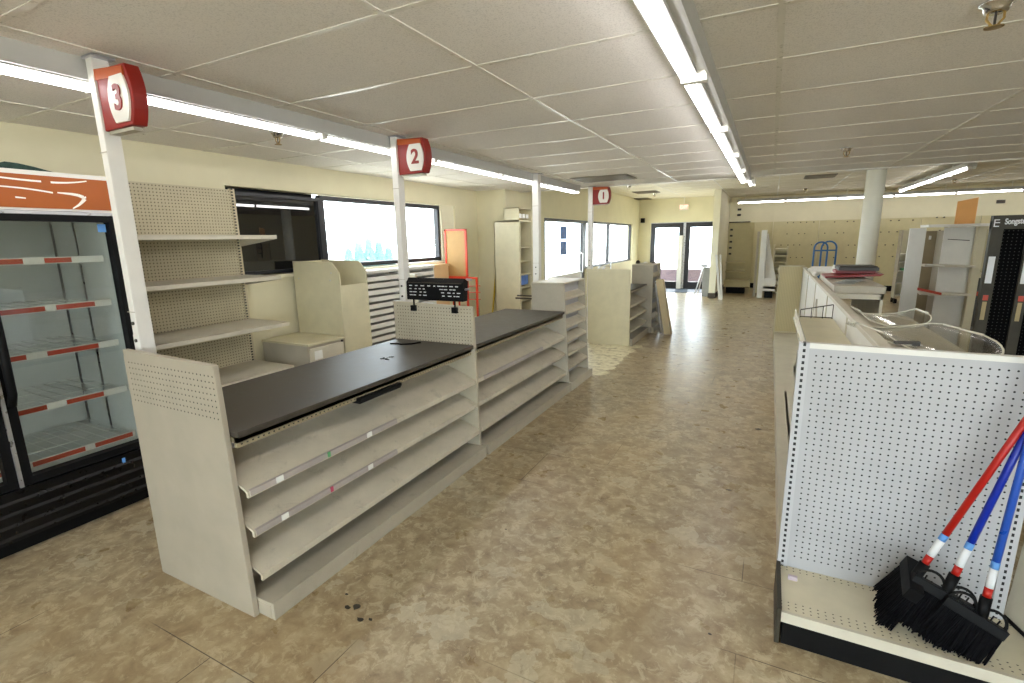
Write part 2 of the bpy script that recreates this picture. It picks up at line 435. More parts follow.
# exit doors
def exit_door(name, xa, xb):
    d = MB(); y0, y1 = DY+.02, DY+.08; s = .13
    d.box(xa, xa+s, y0, y1, 0, 2.0); d.box(xb-s, xb, y0, y1, 0, 2.0)
    d.box(xa+s, xb-s, y0, y1, 1.86, 2.0); d.box(xa+s, xb-s, y0, y1, 0, .22)
    o = struct(d, name, 'window_frame')
    spart(box(xa+s, xb-s, DY+.045, DY+.052, .22, 1.86), 'door_pane', 'glass', o)
    return o
exit_door('door_2', -3.37, -2.40)
e2 = exit_door('door_3', -2.33, -1.37)
struct(MB().box(-2.40, -2.33, DY+.01, DY+.1, 0, 2.0).box(-3.38, -1.36, DY+.01, DY+.1, 2.0, 2.02), 'trim_2', 'silver')
struct(box(-2.52, -2.40, DY-.12, DY+.0, 0, 1.62), 'trim_3', 'white_enamel')

# ------------------------------------------------------------------ outside
struct(box(-60, 60, -40, 70, -.35, -.12), 'ground_outside', 'concrete')
struct(MB().box(-6, 1, 17.6, 19.5, -.12, .5), 'ground_outside_planter', 'brick_out')
def conifer(x, y, h, r, label):
    t = thing('conifer_tree', label, 'tree', (x, y, -.12), 'conifers beyond the parking side window')
    spart(MB().tube([(x, y, -.12), (x, y, h*.5)], .07, 8), 'trunk', 'bark', t)
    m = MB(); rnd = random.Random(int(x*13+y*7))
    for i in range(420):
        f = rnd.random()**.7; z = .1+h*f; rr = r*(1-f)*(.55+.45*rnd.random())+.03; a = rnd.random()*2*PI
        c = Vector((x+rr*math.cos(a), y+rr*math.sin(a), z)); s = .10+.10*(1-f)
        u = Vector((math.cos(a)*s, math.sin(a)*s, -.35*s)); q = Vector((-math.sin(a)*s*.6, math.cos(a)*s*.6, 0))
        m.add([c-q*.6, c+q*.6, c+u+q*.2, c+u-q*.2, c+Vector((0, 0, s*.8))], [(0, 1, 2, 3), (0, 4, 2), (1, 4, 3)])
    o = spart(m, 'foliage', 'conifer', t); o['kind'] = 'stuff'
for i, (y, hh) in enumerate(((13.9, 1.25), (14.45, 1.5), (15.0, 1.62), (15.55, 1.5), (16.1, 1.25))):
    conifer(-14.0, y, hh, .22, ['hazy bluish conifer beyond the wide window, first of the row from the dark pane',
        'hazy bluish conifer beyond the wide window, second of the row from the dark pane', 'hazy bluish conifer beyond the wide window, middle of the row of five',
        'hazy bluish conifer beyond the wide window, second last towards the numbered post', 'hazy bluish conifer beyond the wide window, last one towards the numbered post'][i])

# ------------------------------------------------------------------ lights
def strip_light(x, y0, y1, z, label, group, along='Y', drop=0):
    """batten with one lit tube and one empty lamp channel"""
    n = 'fluorescent_light'
    t = thing(n, label, 'ceiling light', ((x, (y0+y1)/2, z) if along == 'Y' else ((y0+y1)/2, x, z)), group)
    def B(m, a, b, c, d, e, f):
        return m.box(a, b, c, d, e, f) if along == 'Y' else m.box(c, d, a, b, e, f)
    def Pt(a, b, c): return (a, b, c) if along == 'Y' else (b, a, c)
    h = MB(); B(h, x-.074, x+.06, y0, y1, z-.072, z); B(h, x-.006, x+.012, y0, y1, z-.084, z-.072); B(h, x+.05, x+.06, y0, y1, z-.086, z-.072)
    spart(h, 'housing', 'housing', t)
    for yy in (y0+.012, y1-.012):
        s = MB(); B(s, x-.055, x+.052, yy-.010, yy+.010, z-.114, z-.072)
        spart(s, 'lamp_holder', 'white_enamel', t)
    tb = MB(); tb.tube([Pt(x-.035, y0+.022, z-.093), Pt(x-.035, y1-.022, z-.093)], .018, 12)
    spart(tb, 'lit_tube', 'tube', t, smooth=True)
    if drop:
        hg = MB()
        for yy in (y0+.2, y1-.2): hg.tube([Pt(x, yy, z), Pt(x, yy, z+drop)], .008, 6)
        spart(hg, 'hanger', 'white_enamel', t)
    return t
ords = ['first', 'second', 'third', 'fourth', 'fifth', 'sixth', 'seventh', 'eighth', 'ninth']
ys = [-3.59+1.21*k for k in range(10)]
for k in range(9):
    a, b = ys[k]+.0, ys[k+1]
    vis = k-2
    strip_light(-2.648, a, b, LC+.001, 'single tube batten light in the row above the numbered posts, ' + ords[k] + ' of nine', 'battens above the numbered posts')
    strip_light(-.352, a, b, LC+.001, 'single tube batten light in the row above the open aisle, ' + ords[k] + ' of nine', 'battens above the open aisle')
for k in range(6):  # row added out of view to brighten the racks and side region
    strip_light(4.44, ys[k+3], ys[k+4], LC+.001, 'unseen batten light added over the far side aisle past the black racks, ' + ords[k] + ' of six', 'unseen battens added over the far side aisle')
for k in range(4):
    strip_light(2.75, 10.7+1.22*k, 10.7+1.22*(k+1), HC-.06, 'batten light on the raised ceiling beyond the round column, ' + ords[k] + ' of four', 'battens beyond the column', drop=.06)
strip_light(-.42, 10.2, 11.42, HC-.06, 'short batten light on the raised ceiling past the end of the aisle row', 'ceiling light', drop=.06)
for k in range(7):
    strip_light(16.2, -.95+1.22*k, -.95+1.22*(k+1), HC-.13, 'batten light in the crosswise row along the tan panelled back wall, ' + ords[k] + ' from the partition', 'battens along the back wall', 'X', drop=.13)

# ------------------------------------------------------------------ posts and aisle signs
def post(x0, x1, y0, y1, label):
    t = thing('ceiling_post', label, 'post', ((x0+x1)/2, (y0+y1)/2, 0), 'square white posts along the counters')
    spart(box(x0, x1, y0, y1, 0, LC-.005), 'shaft', 'post', t, bevel=.004)
    spart(MB().box(x0-.006, x1+.006, y0-.004, y0+.0, 1.30, 1.303).box(x0-.003, x1+.003, y0-.003, y0, 1.98, 1.984), 'joint', 'taupe', t)
    b = MB()
    for z in (1.17, 1.25): b.tube([((x0+x1)/2, y0-.006, z), ((x0+x1)/2, y0, z)], .008, 8)
    spart(b, 'bolt', 'dark', t)
    spart(box(x0-.006, x1+.03, y0-.01, y1+.01, LC-.012, LC-.004), 'top_plate', 'silver', t)
    return t
post(-2.562, -2.517, 1.182, 1.247, 'square white ceiling post behind the counter end panel, carrying the sign 3')
spart(box(-2.602, -2.564, 1.2, 1.245, 0, 1.19), 'foot_bracket', 'post', bpy.data.objects['ceiling_post'])
post(-2.575, -2.52, 3.06, 3.13, 'square white ceiling post behind the pegboard divider, carrying the sign 2')
post(-2.60, -2.52, 5.62, 5.70, 'square white ceiling post past the shelf tower, bare of any sign')
post(-2.535, -2.462, 7.50, 7.57, 'square white ceiling post at the far counter, carrying the sign 1')

def aisle_sign(num, xl, y, zt, zb, w, d, label):
    """red box sign with a bulged outer end, white shield panels and a red numeral"""
    t = thing('aisle_sign', label, 'sign', (xl+w/2, y+d/2, zb), 'red aisle number signs')
    H = zt-zb; zc = (zt+zb)/2
    def arc(off, h, n=8): return [(xl+w-off-.030*(2*(i/n)-1)**2, zc-h/2+h*i/n) for i in range(n+1)]
    body = [(xl, zb)]+arc(0, H*.96)+[(xl, zt)]
    spart(MB().prism(body, 'Y', y, y+d), 'sign_body', 'red_sign', t, bevel=.004)
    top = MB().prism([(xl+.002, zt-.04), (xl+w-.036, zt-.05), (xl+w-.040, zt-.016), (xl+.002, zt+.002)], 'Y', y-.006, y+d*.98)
    spart(top, 'top_edge', 'lit_edge', t)
    spart(box(xl+.01, xl+w-.05, y+.01, y+d-.01, zb-.012, zb+.001), 'under_plate', 'taupe', t)
    n = 8; R = [(xl+w*.93-.026*(2*i/n-1)**2, zc-H*.42+H*.74*i/n) for i in range(n+1)]
    Lf = [(xl+w*.33+.03*(2*i/n-1)**2, zc-H*.42+H*.74*i/n) for i in range(n, -1, -1)]
    pn = MB().prism(R+Lf, 'Y', y-.008, y-.0005)
    p = spart(pn, 'number_panel', 'sign_white', t)
    text_mesh(num, H*.56, (xl+w*.635, y-.010, zc-.012), (1, 0, 0), (0, 0, 1), .003, 'numeral', 'red_sign', p, bold=.003, sx=1.0)
    return t
aisle_sign('3', -2.5165, 1.19, 2.30, 2.064, .245, .055, 'red aisle sign with numeral 3 on the post above the counter end panel')
aisle_sign('2', -2.5195, 3.075, 2.33, 2.078, .255, .075, 'red aisle sign with numeral 2 on the post behind the pegboard divider')
aisle_sign('1', -2.4615, 7.5, 2.345, 2.09, .27, .075, 'red aisle sign with numeral 1 on the post at the far counter')

# ------------------------------------------------------------------ glass door cooler
def cooler():
    X1, X0 = -3.41, -4.2; Y0, Y1 = .06, 1.60
    t = thing('drinks_cooler', 'tall two-door glass drinks cooler with an orange header', 'cooler', ((X0+X1)/2, (Y0+Y1)/2, 0))
    b = MB(); Xf = X1-.06
    b.box(X0, X0+.05, Y0, Y1, .36, 1.785); b.box(X0, Xf, Y0, Y0+.04, .36, 1.785); b.box(X0, Xf, Y1-.04, Y1, .36, 1.785)
    b.box(X0, Xf, Y0, Y1, 1.76, 1.785); b.box(X0, Xf, Y0, Y1, .35, .38)
    b.box(X0, X1, Y0, Y1, .08, .35)
    spart(b, 'cabinet', 'black_gloss', t)
    l = MB(); l.box(X0+.05, X0+.056, Y0+.04, Y1-.04, .38, 1.76); l.box(X0+.05, Xf-.01, Y0+.04, Y0+.046, .38, 1.76)
    l.box(X0+.05, Xf-.01, Y1-.046, Y1-.04, .38, 1.76); l.box(X0+.05, Xf-.01, Y0+.04, Y1-.04, .38, .386); l.box(X0+.05, Xf-.01, Y0+.04, Y1-.04, 1.754, 1.76)
    spart(l, 'liner', 'cooler_in', t)
    r = MB()
    for yy in (Y0+.3, .945, Y1-.12):
        for zz in (X0+.062, X0+.35): r.box(zz, zz+.02, Y1-.05, Y1-.046, .40, 1.74)
    spart(r, 'shelf_rail', 'silver', t)
    spart(MB().box(X1-.30, X1-.05, Y0+.05, Y1-.05, 1.738, 1.752), 'inner_lamp_cover', 'white_enamel', t)
    # header
    h = spart(MB().box(X0, X1-.01, Y0, Y1, 1.785, 1.985), 'header', 'white_enamel', t)
    spart(box(X1-.012, X1-.004, Y0+.01, Y1-.012, 1.796, 1.962), 'header_film', 'orange', h)
    def stroke(pts, w0, w1):
        sw = MB()
        n = len(pts)-1
        for i in range(n):
            a, c = pts[i], pts[i+1]
            wa = w0+(w1-w0)*i/n; wb = w0+(w1-w0)*(i+1)/n
            d = Vector((c[0]-a[0], c[1]-a[1])).normalized(); q = (-d.y, d.x)
            vs = [(X1-.0035, a[0]+q[0]*wa, a[1]+q[1]*wa), (X1-.0035, a[0]-q[0]*wa, a[1]-q[1]*wa), (X1-.0035, c[0]-q[0]*wb, c[1]-q[1]*wb), (X1-.0035, c[0]+q[0]*wb, c[1]+q[1]*wb)]
            vs += [(X1-.0015, v[1], v[2]) for v in vs]
            sw.add(vs, [(0, 1, 2, 3), (4, 7, 6, 5), (0, 4, 5, 1), (1, 5, 6, 2), (2, 6, 7, 3), (3, 7, 4, 0)])
        spart(sw, 'swoosh_print', 'swoosh', h)
    def curve(f, n=14): return [f(i/n) for i in range(n+1)]
    stroke(curve(lambda u: (1.00+.28*u, 1.950-.018*math.sin(u*1.57))), .0035, .0045)
    stroke(curve(lambda u: (1.32+.16*u, 1.931+.020*u*u)), .005, .003)
    stroke(curve(lambda u: (.95+.37*u, 1.89+.012*math.sin(u*2.2)-.022*u*u)), .003, .004)
    def hook(u):
        a = 1.75-u*2.45
        return (1.40+.075*math.cos(a)*(1 if u > .3 else 1.0), 1.852+.026*math.sin(a)-.03*max(0, u-.5))
    stroke([(1.34, 1.880), (1.37, 1.8785), (1.40, 1.8765), (1.43, 1.872), (1.452, 1.862)], .003, .009)
    stroke([(1.452, 1.864), (1.456, 1.855), (1.445, 1.840), (1.425, 1.820), (1.395, 1.800)], .012, .003)
    stroke([(1.165, 1.846), (1.205, 1.843)], .004, .003)
    spart(MB().box(X1-.02, X1-.002, Y0, Y1, 1.766, 1.782), 'header_rail', 'silver', h)
    # shelves
    for z in (.425, .725, 1.02, 1.268, 1.528):
        s = MB()
        for i in range(24):
            y = Y0+.06+(Y1-Y0-.12)*i/23; s.tube([(X0+.07, y, z), (X1-.13, y, z)], .0022, 5)
        for i in range(4):
            x = X0+.07+(X1-.13-X0-.07)*i/3; s.tube([(x, Y0+.05, z-.004), (x, Y1-.05, z-.004)], .0035, 5)
        so = spart(s, 'wire_shelf', 'wire', t)
        ps = spart(box(X1-.128, X1-.120, Y0+.05, Y1-.055, z-.022, z+.014), 'price_strip', 'strip_white', so)
        rr = random.Random(int(z*100)); y = Y0+.08; m = MB()
        while y < Y1-.2:
            ln = rr.choice([.12, .18, .24]); ln = min(ln, Y1-.07-y); m.box(X1-.1205, X1-.1175, y, y+ln, z-.017, z+.009); y += ln+rr.choice([.05, .07, .09])
        spart(m, 'price_block', 'strip_red', so)
    # doors
    for i, (a, c) in enumerate(((Y0, .945), (.945, Y1))):
        d = MB(); s = .05
        d.box(Xf, X1, a+.003, a+s, .36, 1.765); d.box(Xf, X1, c-s, c-.003, .36, 1.765)
        d.box(Xf, X1, a+s, c-s, 1.73, 1.765); d.box(Xf, X1, a+s, c-s, .36, .40)
        do = spart(d, 'door', 'black', t)
        spart(box(Xf+.02, Xf+.026, a+s, c-s, .40, 1.735), 'door_pane', 'cooler_glass', do)
        yh = c-.03 if i == 0 else a+.035
        hd = MB(); hd.tube([(X1-.005, yh, .80), (X1+.03, yh, .86), (X1+.04, yh, 1.05), (X1+.04, yh, 1.28), (X1+.03, yh, 1.42), (X1-.005, yh, 1.48)], .02, 10)
        spart(hd, 'door_handle', 'black', do, smooth=True)
        if i: spart(box(Xf+.027, Xf+.0285, c-.095, c-.055, 1.675, 1.72), 'sticker', 'tag_blue', do)
    spart(box(X1-.02, X1+.012, .936, .952, .36, 1.765), 'mullion', 'silver', t)
    gr = MB()
    for k in range(4): gr.prism([(X1-.02, .10+.062*k), (X1+.012, .097+.062*k), (X1+.012, .104+.062*k), (X1-.02, .14+.062*k)], 'Y', Y0, Y1)
    spart(gr, 'base_grille', 'black_gloss', t)
    spart(box(X0+.03, X1-.05, Y0+.02, Y1-.02, 0, .08), 'plinth', 'black', t)
    spart(MB().box(X1-.001, X1+.003, 1.40, 1.415, .30, .33), 'badge', 'tag_blue', t)
    return t
cooler()
bag = MB(); rr = random.Random(3)
prof = [(1.13, 1.987), (1.38, 1.987), (1.33, 1.998), (1.28, 2.010), (1.22, 2.020), (1.17, 2.022), (1.14, 2.008)]
bag.prism(prof, 'X', -3.72, -3.46)
solo(bag, 'folded_cloth', 'green', 'dark green folded cloth lying on top of the drinks cooler', 'cloth', bevel=.006)

# ------------------------------------------------------------------ wall shelving with pegboard back
def wall_shelving():
    y0, y1 = 1.66, 2.90; xb = -4.215
    t = thing('wall_shelving', 'almond wall shelving bay with pegboard back beside the dark window', 'shelving', (xb, (y0+y1)/2, 0))
    spart(box(xb-.012, xb, y0, y1-.035, .12, 2.06), 'back_panel', 'peg_wall', t)
    spart(box(xb-.025, xb+.008, y1-.036, y1, 0, 2.07), 'upright', M['slots_wall'], t)
    spart(box(xb-.025, xb+.008, y0-.03, y0, 0, 2.07), 'upright', M['slots_wall'], t)
    for z, xt in ((1.665, -3.72), (1.325, -3.72), (.925, -3.68), (.535, -3.68)):
        s = MB().box(xb+.008, xt, y0+.003, y1-.003, z-.006, z).box(xt-.012, xt, y0+.003, y1-.003, z-.034, z)
        so = spart(s, 'shelf', 'cream', t, bevel=.003)
        br = MB()
        for yy in (y0+.001, y1-.007): br.prism([(xb+.008, z-.09), (xb+.03, z-.09), (xt-.03, z-.036), (xt-.03, z-.006), (xb+.008, z-.006)], 'Y', yy, yy+.005)
        spart(br, 'shelf_bracket', 'cream', so)
    spart(MB().box(xb, -3.62, y0, y1, .10, .14).box(-3.65, -3.62, y0, y1, 0, .14).box(xb, -3.65, y0, y0+.02, 0, .1).box(xb, -3.65, y1-.02, y1, 0, .1), 'base_deck', 'cream', t)
    return t
M['slots_wall'] = slots('slotted_wall_upright', (206, 196, 166), 2, 1, .585, .603)
wall_shelving()

# ------------------------------------------------------------------ cream hopper bin + low box
def hopper():
    xb, xf, y0, y1 = -4.22, -3.60, 3.43, 3.80
    t = thing('hopper_bin', 'tall almond metal bin with an open chamfered hopper top under the windows', 'bin', ((xb+xf)/2, (y0+y1)/2, 0))
    side = [(xb, 0), (xf, 0), (xf, 1.31), (xf-.09, 1.41), (xb, 1.42)]
    for a in (y0, y1-.014): spart(MB().prism(side, 'Y', a, a+.014), 'side_panel', 'cream_warm', t, bevel=.003)
    spart(box(xf-.014, xf, y0+.014, y1-.014, 0, 1.19), 'front_panel', 'cream_warm', t)
    spart(box(xb, xb+.012, y0+.014, y1-.014, 0, 1.415), 'back_panel', 'cream_warm', t)
    spart(MB().prism([(xb+.012, 1.06), (xf-.014, 1.0), (xf-.014, 1.012), (xb+.012, 1.072)], 'Y', y0+.014, y1-.014), 'hopper_floor', 'taupe', t)
    b = MB()
    for xx, zz in ((xb+.07, 1.25), (xf-.12, 1.24), (xf-.1, 1.31)): b.tube([(xx, y0-.004, zz), (xx, y0, zz)], .007, 8)
    spart(b, 'bolt', 'silver', t)
    return t
hopper()
def low_box():
    xb, xf, y0, y1 = -4.22, -3.60, 3.00, 3.425
    t = thing('low_cabinet', 'low almond metal cabinet with a lidded top beside the tall hopper bin', 'cabinet', ((xb+xf)/2, (y0+y1)/2, 0))
    spart(box(xb, xf-.012, y0, y1, 0, .685), 'body', 'taupe', t, bevel=.003)
    spart(box(xb-.004, xf+.004, y0-.004, y1, .685, .705), 'lid', 'cream_warm', t, bevel=.003)
    spart(box(xf-.012, xf, y0+.015, y1-.012, .05, .66), 'door', 'cream', t, bevel=.002)
    spart(MB().box(xf, xf+.0015, y0+.06, y0+.15, .55, .63), 'notice_sticker', 'tag', t)
    spart(MB().tube([(xf-.006, y1-.03, .668), (xf+.008, y1-.03, .668)], .01, 8), 'latch', 'dark', t)
    return t
low_box()

# ------------------------------------------------------------------ slat display racks under the window
def slat_rack(y0, y1, label):
    xb = -4.24; xf = -3.98
    t = thing('slat_display_rack', label, 'rack', (-4.1, (y0+y1)/2, 0), 'slatted white racks under the wide window')
    spart(box(xb, xb+.015, y0, y1, .05, 1.24), 'back_panel', 'white_enamel', t)
    spart(box(xb, xf-.04, y0-.01, y1+.01, 1.24, 1.275), 'top_cap', 'white_enamel', t, bevel=.004)
    for yy in (y0, y1-.012): spart(MB().prism([(xb, 0), (xf, 0), (xf, .1), (xf-.05, 1.24), (xb, 1.24)], 'Y', yy, yy+.012), 'side_panel', 'white_enamel', t)
    n = 14
    for k in range(n):
        z = .14+.078*k; x = xf-.05*(z/1.24)
        s = MB().prism([(xb+.02, z+.03), (x-.004, z), (x-.004, z+.012), (xb+.02, z+.042)], 'Y', y0+.014, y1-.014)
        s.prism([(x-.004, z-.004), (x+.002, z-.004), (x-.001, z+.046), (x-.007, z+.046)], 'Y', y0+.014, y1-.014)
        so = spart(s, 'slat_shelf', 'white_enamel', t)
        if k % 2 == 0: spart(MB().box(x-.0, x+.004, y1-.12, y1-.02, z+.048, z+.056), 'pusher', 'black', so)
    spart(box(xb, xf-.01, y0+.014, y1-.014, 0, .12), 'plinth', 'white_enamel', t)
    return t
slat_rack(4.18, 4.86, 'white slatted display rack under the wide window, standing beside the hopper bin')
slat_rack(4.92, 5.52, 'white slatted display rack under the wide window, standing nearer the red framed board')
ep = MB().prism([(4.86, .3), (4.915, .3), (4.915, 1.1), (4.905, 1.2), (4.87, 1.2), (4.86, 1.1)], 'X', -4.2, -3.84)
solo(ep, 'rounded_end_board', 'cream', 'rounded almond end board wedged between the two slatted racks', 'board', bevel=.006)

# ------------------------------------------------------------------ red framed board stand
def board_stand():
    x0, x1, y = -4.17, -3.80, 6.0
    t = thing('board_stand', 'orange-red metal frame stand holding a tan hardboard panel', 'stand', ((x0+x1)/2, y, 0))
    f = MB(); b = .028
    f.box(x0, x0+b, y, y+.025, 0, 1.75); f.box(x1-b, x1, y, y+.025, 0, 1.75); f.box(x0, x1, y, y+.025, 1.725, 1.75); f.box(x0, x1, y, y+.025, 1.05, 1.09)
    spart(f, 'frame', 'red_metal', t)
    spart(box(x0+b, x1-b, y+.008, y+.018, 1.09, 1.725), 'board_panel', 'tan_board', t)
    s = MB(); s.box(x1, x1+.13, y, y+.025, 1.055, 1.08); s.box(x1+.13, x1+.155, y, y+.025, 0, 1.08)
    s.box(x0+.1, x0+.12, y, y+.02, 0, 1.05); s.box(x0+.2, x0+.22, y, y+.02, 0, 1.05)
    spart(s, 'support_leg', 'red_metal', t)
    k = MB()
    for z in (.95, .86, .76): k.tube([(x1+.0, y+.01, z), (x1+.2, y+.01, z+.01)], .006, 6)
    spart(k, 'cross_wire', 'red_metal', t)
    spart(MB().box(x1-.02, x1+.07, y-.02, y, 1.03, 1.06), 'clip', 'silver', t)
    return t
board_stand()
solo(MB().tube([(-3.95, 6.86, 0), (-3.88, 7.05, 1.38)], .016, 8), 'wooden_pole', 'yellow', 'slim yellow wooden pole leaning in the wall corner by the tall cabinet', 'pole')
solo(MB().box(-4.25, -4.10, 5.54, 5.97, .0, 1.24).box(-4.25, -4.09, 5.53, 5.98, 1.24, 1.27), 'wall_ledge_cabinet', 'peach', 'plain tan cabinet under the window end behind the red framed board', 'cabinet')

# ------------------------------------------------------------------ tall cabinet by the entrance
def tall_cabinet():
    x0, x1, y0, y1 = -3.72, -3.28, 6.62, 7.06
    x0 = -3.70
    t = thing('tall_cabinet', 'tall almond cabinet with open pigeonhole shelves by the entrance', 'cabinet', ((x0+x1)/2, (y0+y1)/2, 0))
    c = MB(); c.box(x0, x1, y0, y0+.015, 0, 1.86); c.box(x0, x1, y1-.015, y1, 0, 1.86); c.box(x0, x0+.015, y0, y1, 0, 1.86); c.box(x0, x1, y0, y1, 1.845, 1.86)
    c.box(x1-.03, x1, y0+.016, y0+.05, 0, 1.844)
    spart(c, 'carcass', 'cream_warm', t)
    for k in range(7):
        z = .25+.2*k; spart(MB().box(x0+.015, x1-.02, y0+.015, y1-.015, z, z+.012).box(x1-.024, x1-.02, y0+.015, y1-.015, z, z+.03), 'shelf', 'cream_warm', t)
    top = MB(); a0, a1 = x0+.17, x1+.0
    top.box(a0, a1, y0, y0+.012, 1.86, 2.045); top.box(a0, a1, y1-.012, y1, 1.86, 2.045); top.box(a0, a1, y0, y1, 2.033, 2.045); top.box(a0, a0+.012, y0, y1, 1.86, 2.045); top.box(a0, a1, y0, y1, 1.86, 1.87)
    spart(top, 'top_box', 'cream_warm', t)
    tg = MB()
    for k in range(3): tg.box(x1-.03, x1-.02, y0+.05+.12*k, y0+.13+.12*k, 1.90, 1.96)
    spart(tg, 'white_card', 'tag', t)
    return t
tall_cabinet()
solo(MB().box(-3.50, -3.30, 6.66, 6.95, .915, 1.06).box(-3.302, -3.296, 6.72, 6.85, .95, 1.03), 'card_box', 'poster_blue', 'small blue card box standing on a shelf of the tall cabinet', 'box')

# ------------------------------------------------------------------ service counter, near section
def tilted_shelf(parent, xb, zb, xt, zt, y0, y1, mat='shelf', lip=.028, strip=None):
    s = MB().prism([(xb, zb), (xt, zt), (xt+.001, zt-lip), (xt-.012, zt-lip), (xt-.012, zt-.006), (xb, zb-.008)], 'Y', y0, y1)
    so = spart(s, 'shelf', mat, parent)
    if strip:
        a, b = strip
        st = MB().prism([(xt-.036, zt+.0075), (xt+.004, zt+.002), (xt+.006, zt-.022), (xt+.001, zt-.022), (xt+.0005, zt-.002), (xt-.036, zt+.0055)], 'Y', a, b)
        p = spart(st, 'price_channel', 'strip_grey', so)
    return so
def counter_section(y0, y1, label, tags=True, strips=((1.175, 2.1), (1.175, 2.08), None), top=True):
    t = thing('counter_shelving', label, 'counter', (-2.2, (y0+y1)/2, 0), 'low shelving runs of the service counter')
    xb = -2.10
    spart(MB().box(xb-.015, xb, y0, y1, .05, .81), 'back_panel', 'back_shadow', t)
    spart(MB().box(-2.52, -2.505, y0, y1, 0, .81).box(-2.52, xb, y0, y0+.012, 0, .81).box(-2.52, xb, y1-.012, y1, 0, .81), 'rear_case', 'cream', t)
    spart(MB().box(-2.50, -1.876, y0+.002, y1-.002, .795, .818).box(-1.892, -1.876, y0+.002, y1-.002, .775, .818), 'top_rail', M['slots_rail'], t)
    spart(MB().box(-2.48, -1.795, y0, y1, .062, .08).box(-1.795, -1.775, y0, y1, 0, .082).box(-2.48, -1.795, y0, y0+.012, 0, .062).box(-2.48, -1.795, y1-.012, y1, 0, .062), 'base_deck', 'taupe', t, bevel=.003)
    for (zb, xt, zt), st in zip(((.685, -1.85, .585), (.507, -1.845, .405), (.305, -1.828, .205)), strips):
        so = tilted_shelf(t, xb, zb, xt, zt, y0+.003, y1-.003, strip=st)
        br = MB()
        for yy in (y0+.004, (y0+y1)/2, y1-.008): br.prism([(xb, zb-.10), (xb+.02, zb-.10), (xt-.05, zt-.02), (xb, zb-.012)], 'Y', yy, yy+.004)
        spart(br, 'shelf_bracket', 'taupe', so)
        if st and tags:
            rr = random.Random(int(zt*1000))
            for k in range(3):
                yy = st[0]+.14+(st[1]-st[0]-.2)*k/2.6
                m = MB().obox((xt+.006, yy, zt-.008), (.002, 0, 0), (0, .018 if k != 1 else .008, 0), (0, 0, .013))
                spart(m, 'price_tag', ['tag', 'tag_green' if zt > .5 else 'tag_pink', 'tag'][k], so)
    return t
M['slots_rail'] = slots('punched_rail', (150, 140, 114), 1, 2, .783, .790, .0254, .35)
counter_section(1.163, 2.978, 'low almond counter shelving between the tall end panel and pegboard divider')
counter_section(3.012, 4.785, 'low almond counter shelving between the pegboard divider and shelf tower', False, ((3.1, 4.2), None, None))
solo(MB().prism([(-2.575, 0), (-1.872, 0), (-1.915, 1.125), (-2.575, 1.135)], 'Y', 1.135, 1.16), 'counter_end_panel', 'peg_near', 'tall almond end panel of the service counter with perforated upper band', 'panel', loc=(-2.575, 1.1475, 0), bevel=.003)
solo(MB().prism([(-2.575, 0), (-1.83, 0), (-1.858, 1.125), (-2.575, 1.14)], 'Y', 2.981, 3.009), 'counter_divider', 'peg_divider', 'perforated almond divider panel rising between the two black countertops', 'panel', loc=(-2.575, 2.995, 0), bevel=.003)
solo(box(-2.55, -1.855, 1.163, 2.978, .821, .847), 'countertop', 'countertop', 'black laminate countertop between end panel and pegboard divider', 'countertop', bevel=.003)
solo(box(-2.55, -1.855, 3.012, 4.785, .821, .847), 'countertop', 'countertop', 'worn black countertop running from the divider to the shelf tower', 'countertop', bevel=.003)
solo(MB().box(-2.05, -1.852, 1.83, 2.16, .760, .772).box(-1.87, -1.845, 1.83, 2.16, .772, .79).box(-2.05, -2.03, 1.83, 2.16, .772, .79).box(-2.03, -1.87, 1.83, 1.845, .772, .79).box(-2.03, -1.87, 2.145, 2.16, .772, .79), 'slide_out_tray', 'black', 'small black slide-out tray hung below the black countertop edge', 'tray')
cb = MB().tube([(-2.46, 2.78, .852), (-2.41, 2.80, .852), (-2.36, 2.79, .852), (-2.30, 2.83, .852), (-2.27, 2.90, .852)], .005, 6)
solo(cb, 'cable_stub', 'black', 'short black cable end on the countertop beside the pegboard divider', 'cable', smooth=True)
gh = MB()
for k in range(7): gh.obox((-2.17+random.uniform(-.03, .03), 2.42+random.uniform(-.04, .04), .849), (random.uniform(.004, .014), 0, 0), (0, random.uniform(.004, .012), 0), (0, 0, .0012))
o = solo(gh, 'grommet_scraps', 'black', 'black scraps around the cable hole in the nearer countertop', 'scraps'); o['kind'] = 'stuff'

# black menu display on the divider
def lid_display():
    t = thing('display_tray', 'black display tray with rows of printed labels, clamped on the divider top', 'display', (-2.17, 2.99, 1.12))
    x0, x1, y = -2.43, -1.925, 2.97
    spart(MB().prism([(y, 1.160), (y+.06, 1.160), (y+.075, 1.30), (y+.03, 1.325), (y, 1.292)], 'X', x0, x1), 'tray_body', 'black', t, bevel=.003)
    spart(box(x0+.02, x1-.01, y-.004, y+.002, 1.286, 1.291), 'top_edge', 'metal_grey', t)
    for xx in (x0+.06, x1-.075):
        c = MB(); c.box(xx-.006, xx+.006, y+.0, y+.008, 1.09, 1.165); c.box(xx-.022, xx+.022, y-.014, y+.008, 1.075, 1.118); 
        spart(c, 'clamp', 'black', t, bevel=.002)
    rr = random.Random(5)
    for r in range(4):
        rows = MB(); z = 1.264-.0235*r; x = x0+.03
        while x < x1-.05:
            w = rr.uniform(.014, .032)
            if not (r >= 1 and -2.26 < x < -2.14): rows.box(x, x+w, y-.003, y+.001, z, z+.006)
            x += w+rr.choice([.008, .02, .03])
        spart(rows, 'printed_row', 'sticker_white', t)
    spart(MB().tube([(x1, y+.03, 1.245), (x1+.035, y+.03, 1.25)], .008, 8), 'side_knob', 'silver', t)
lid_display()

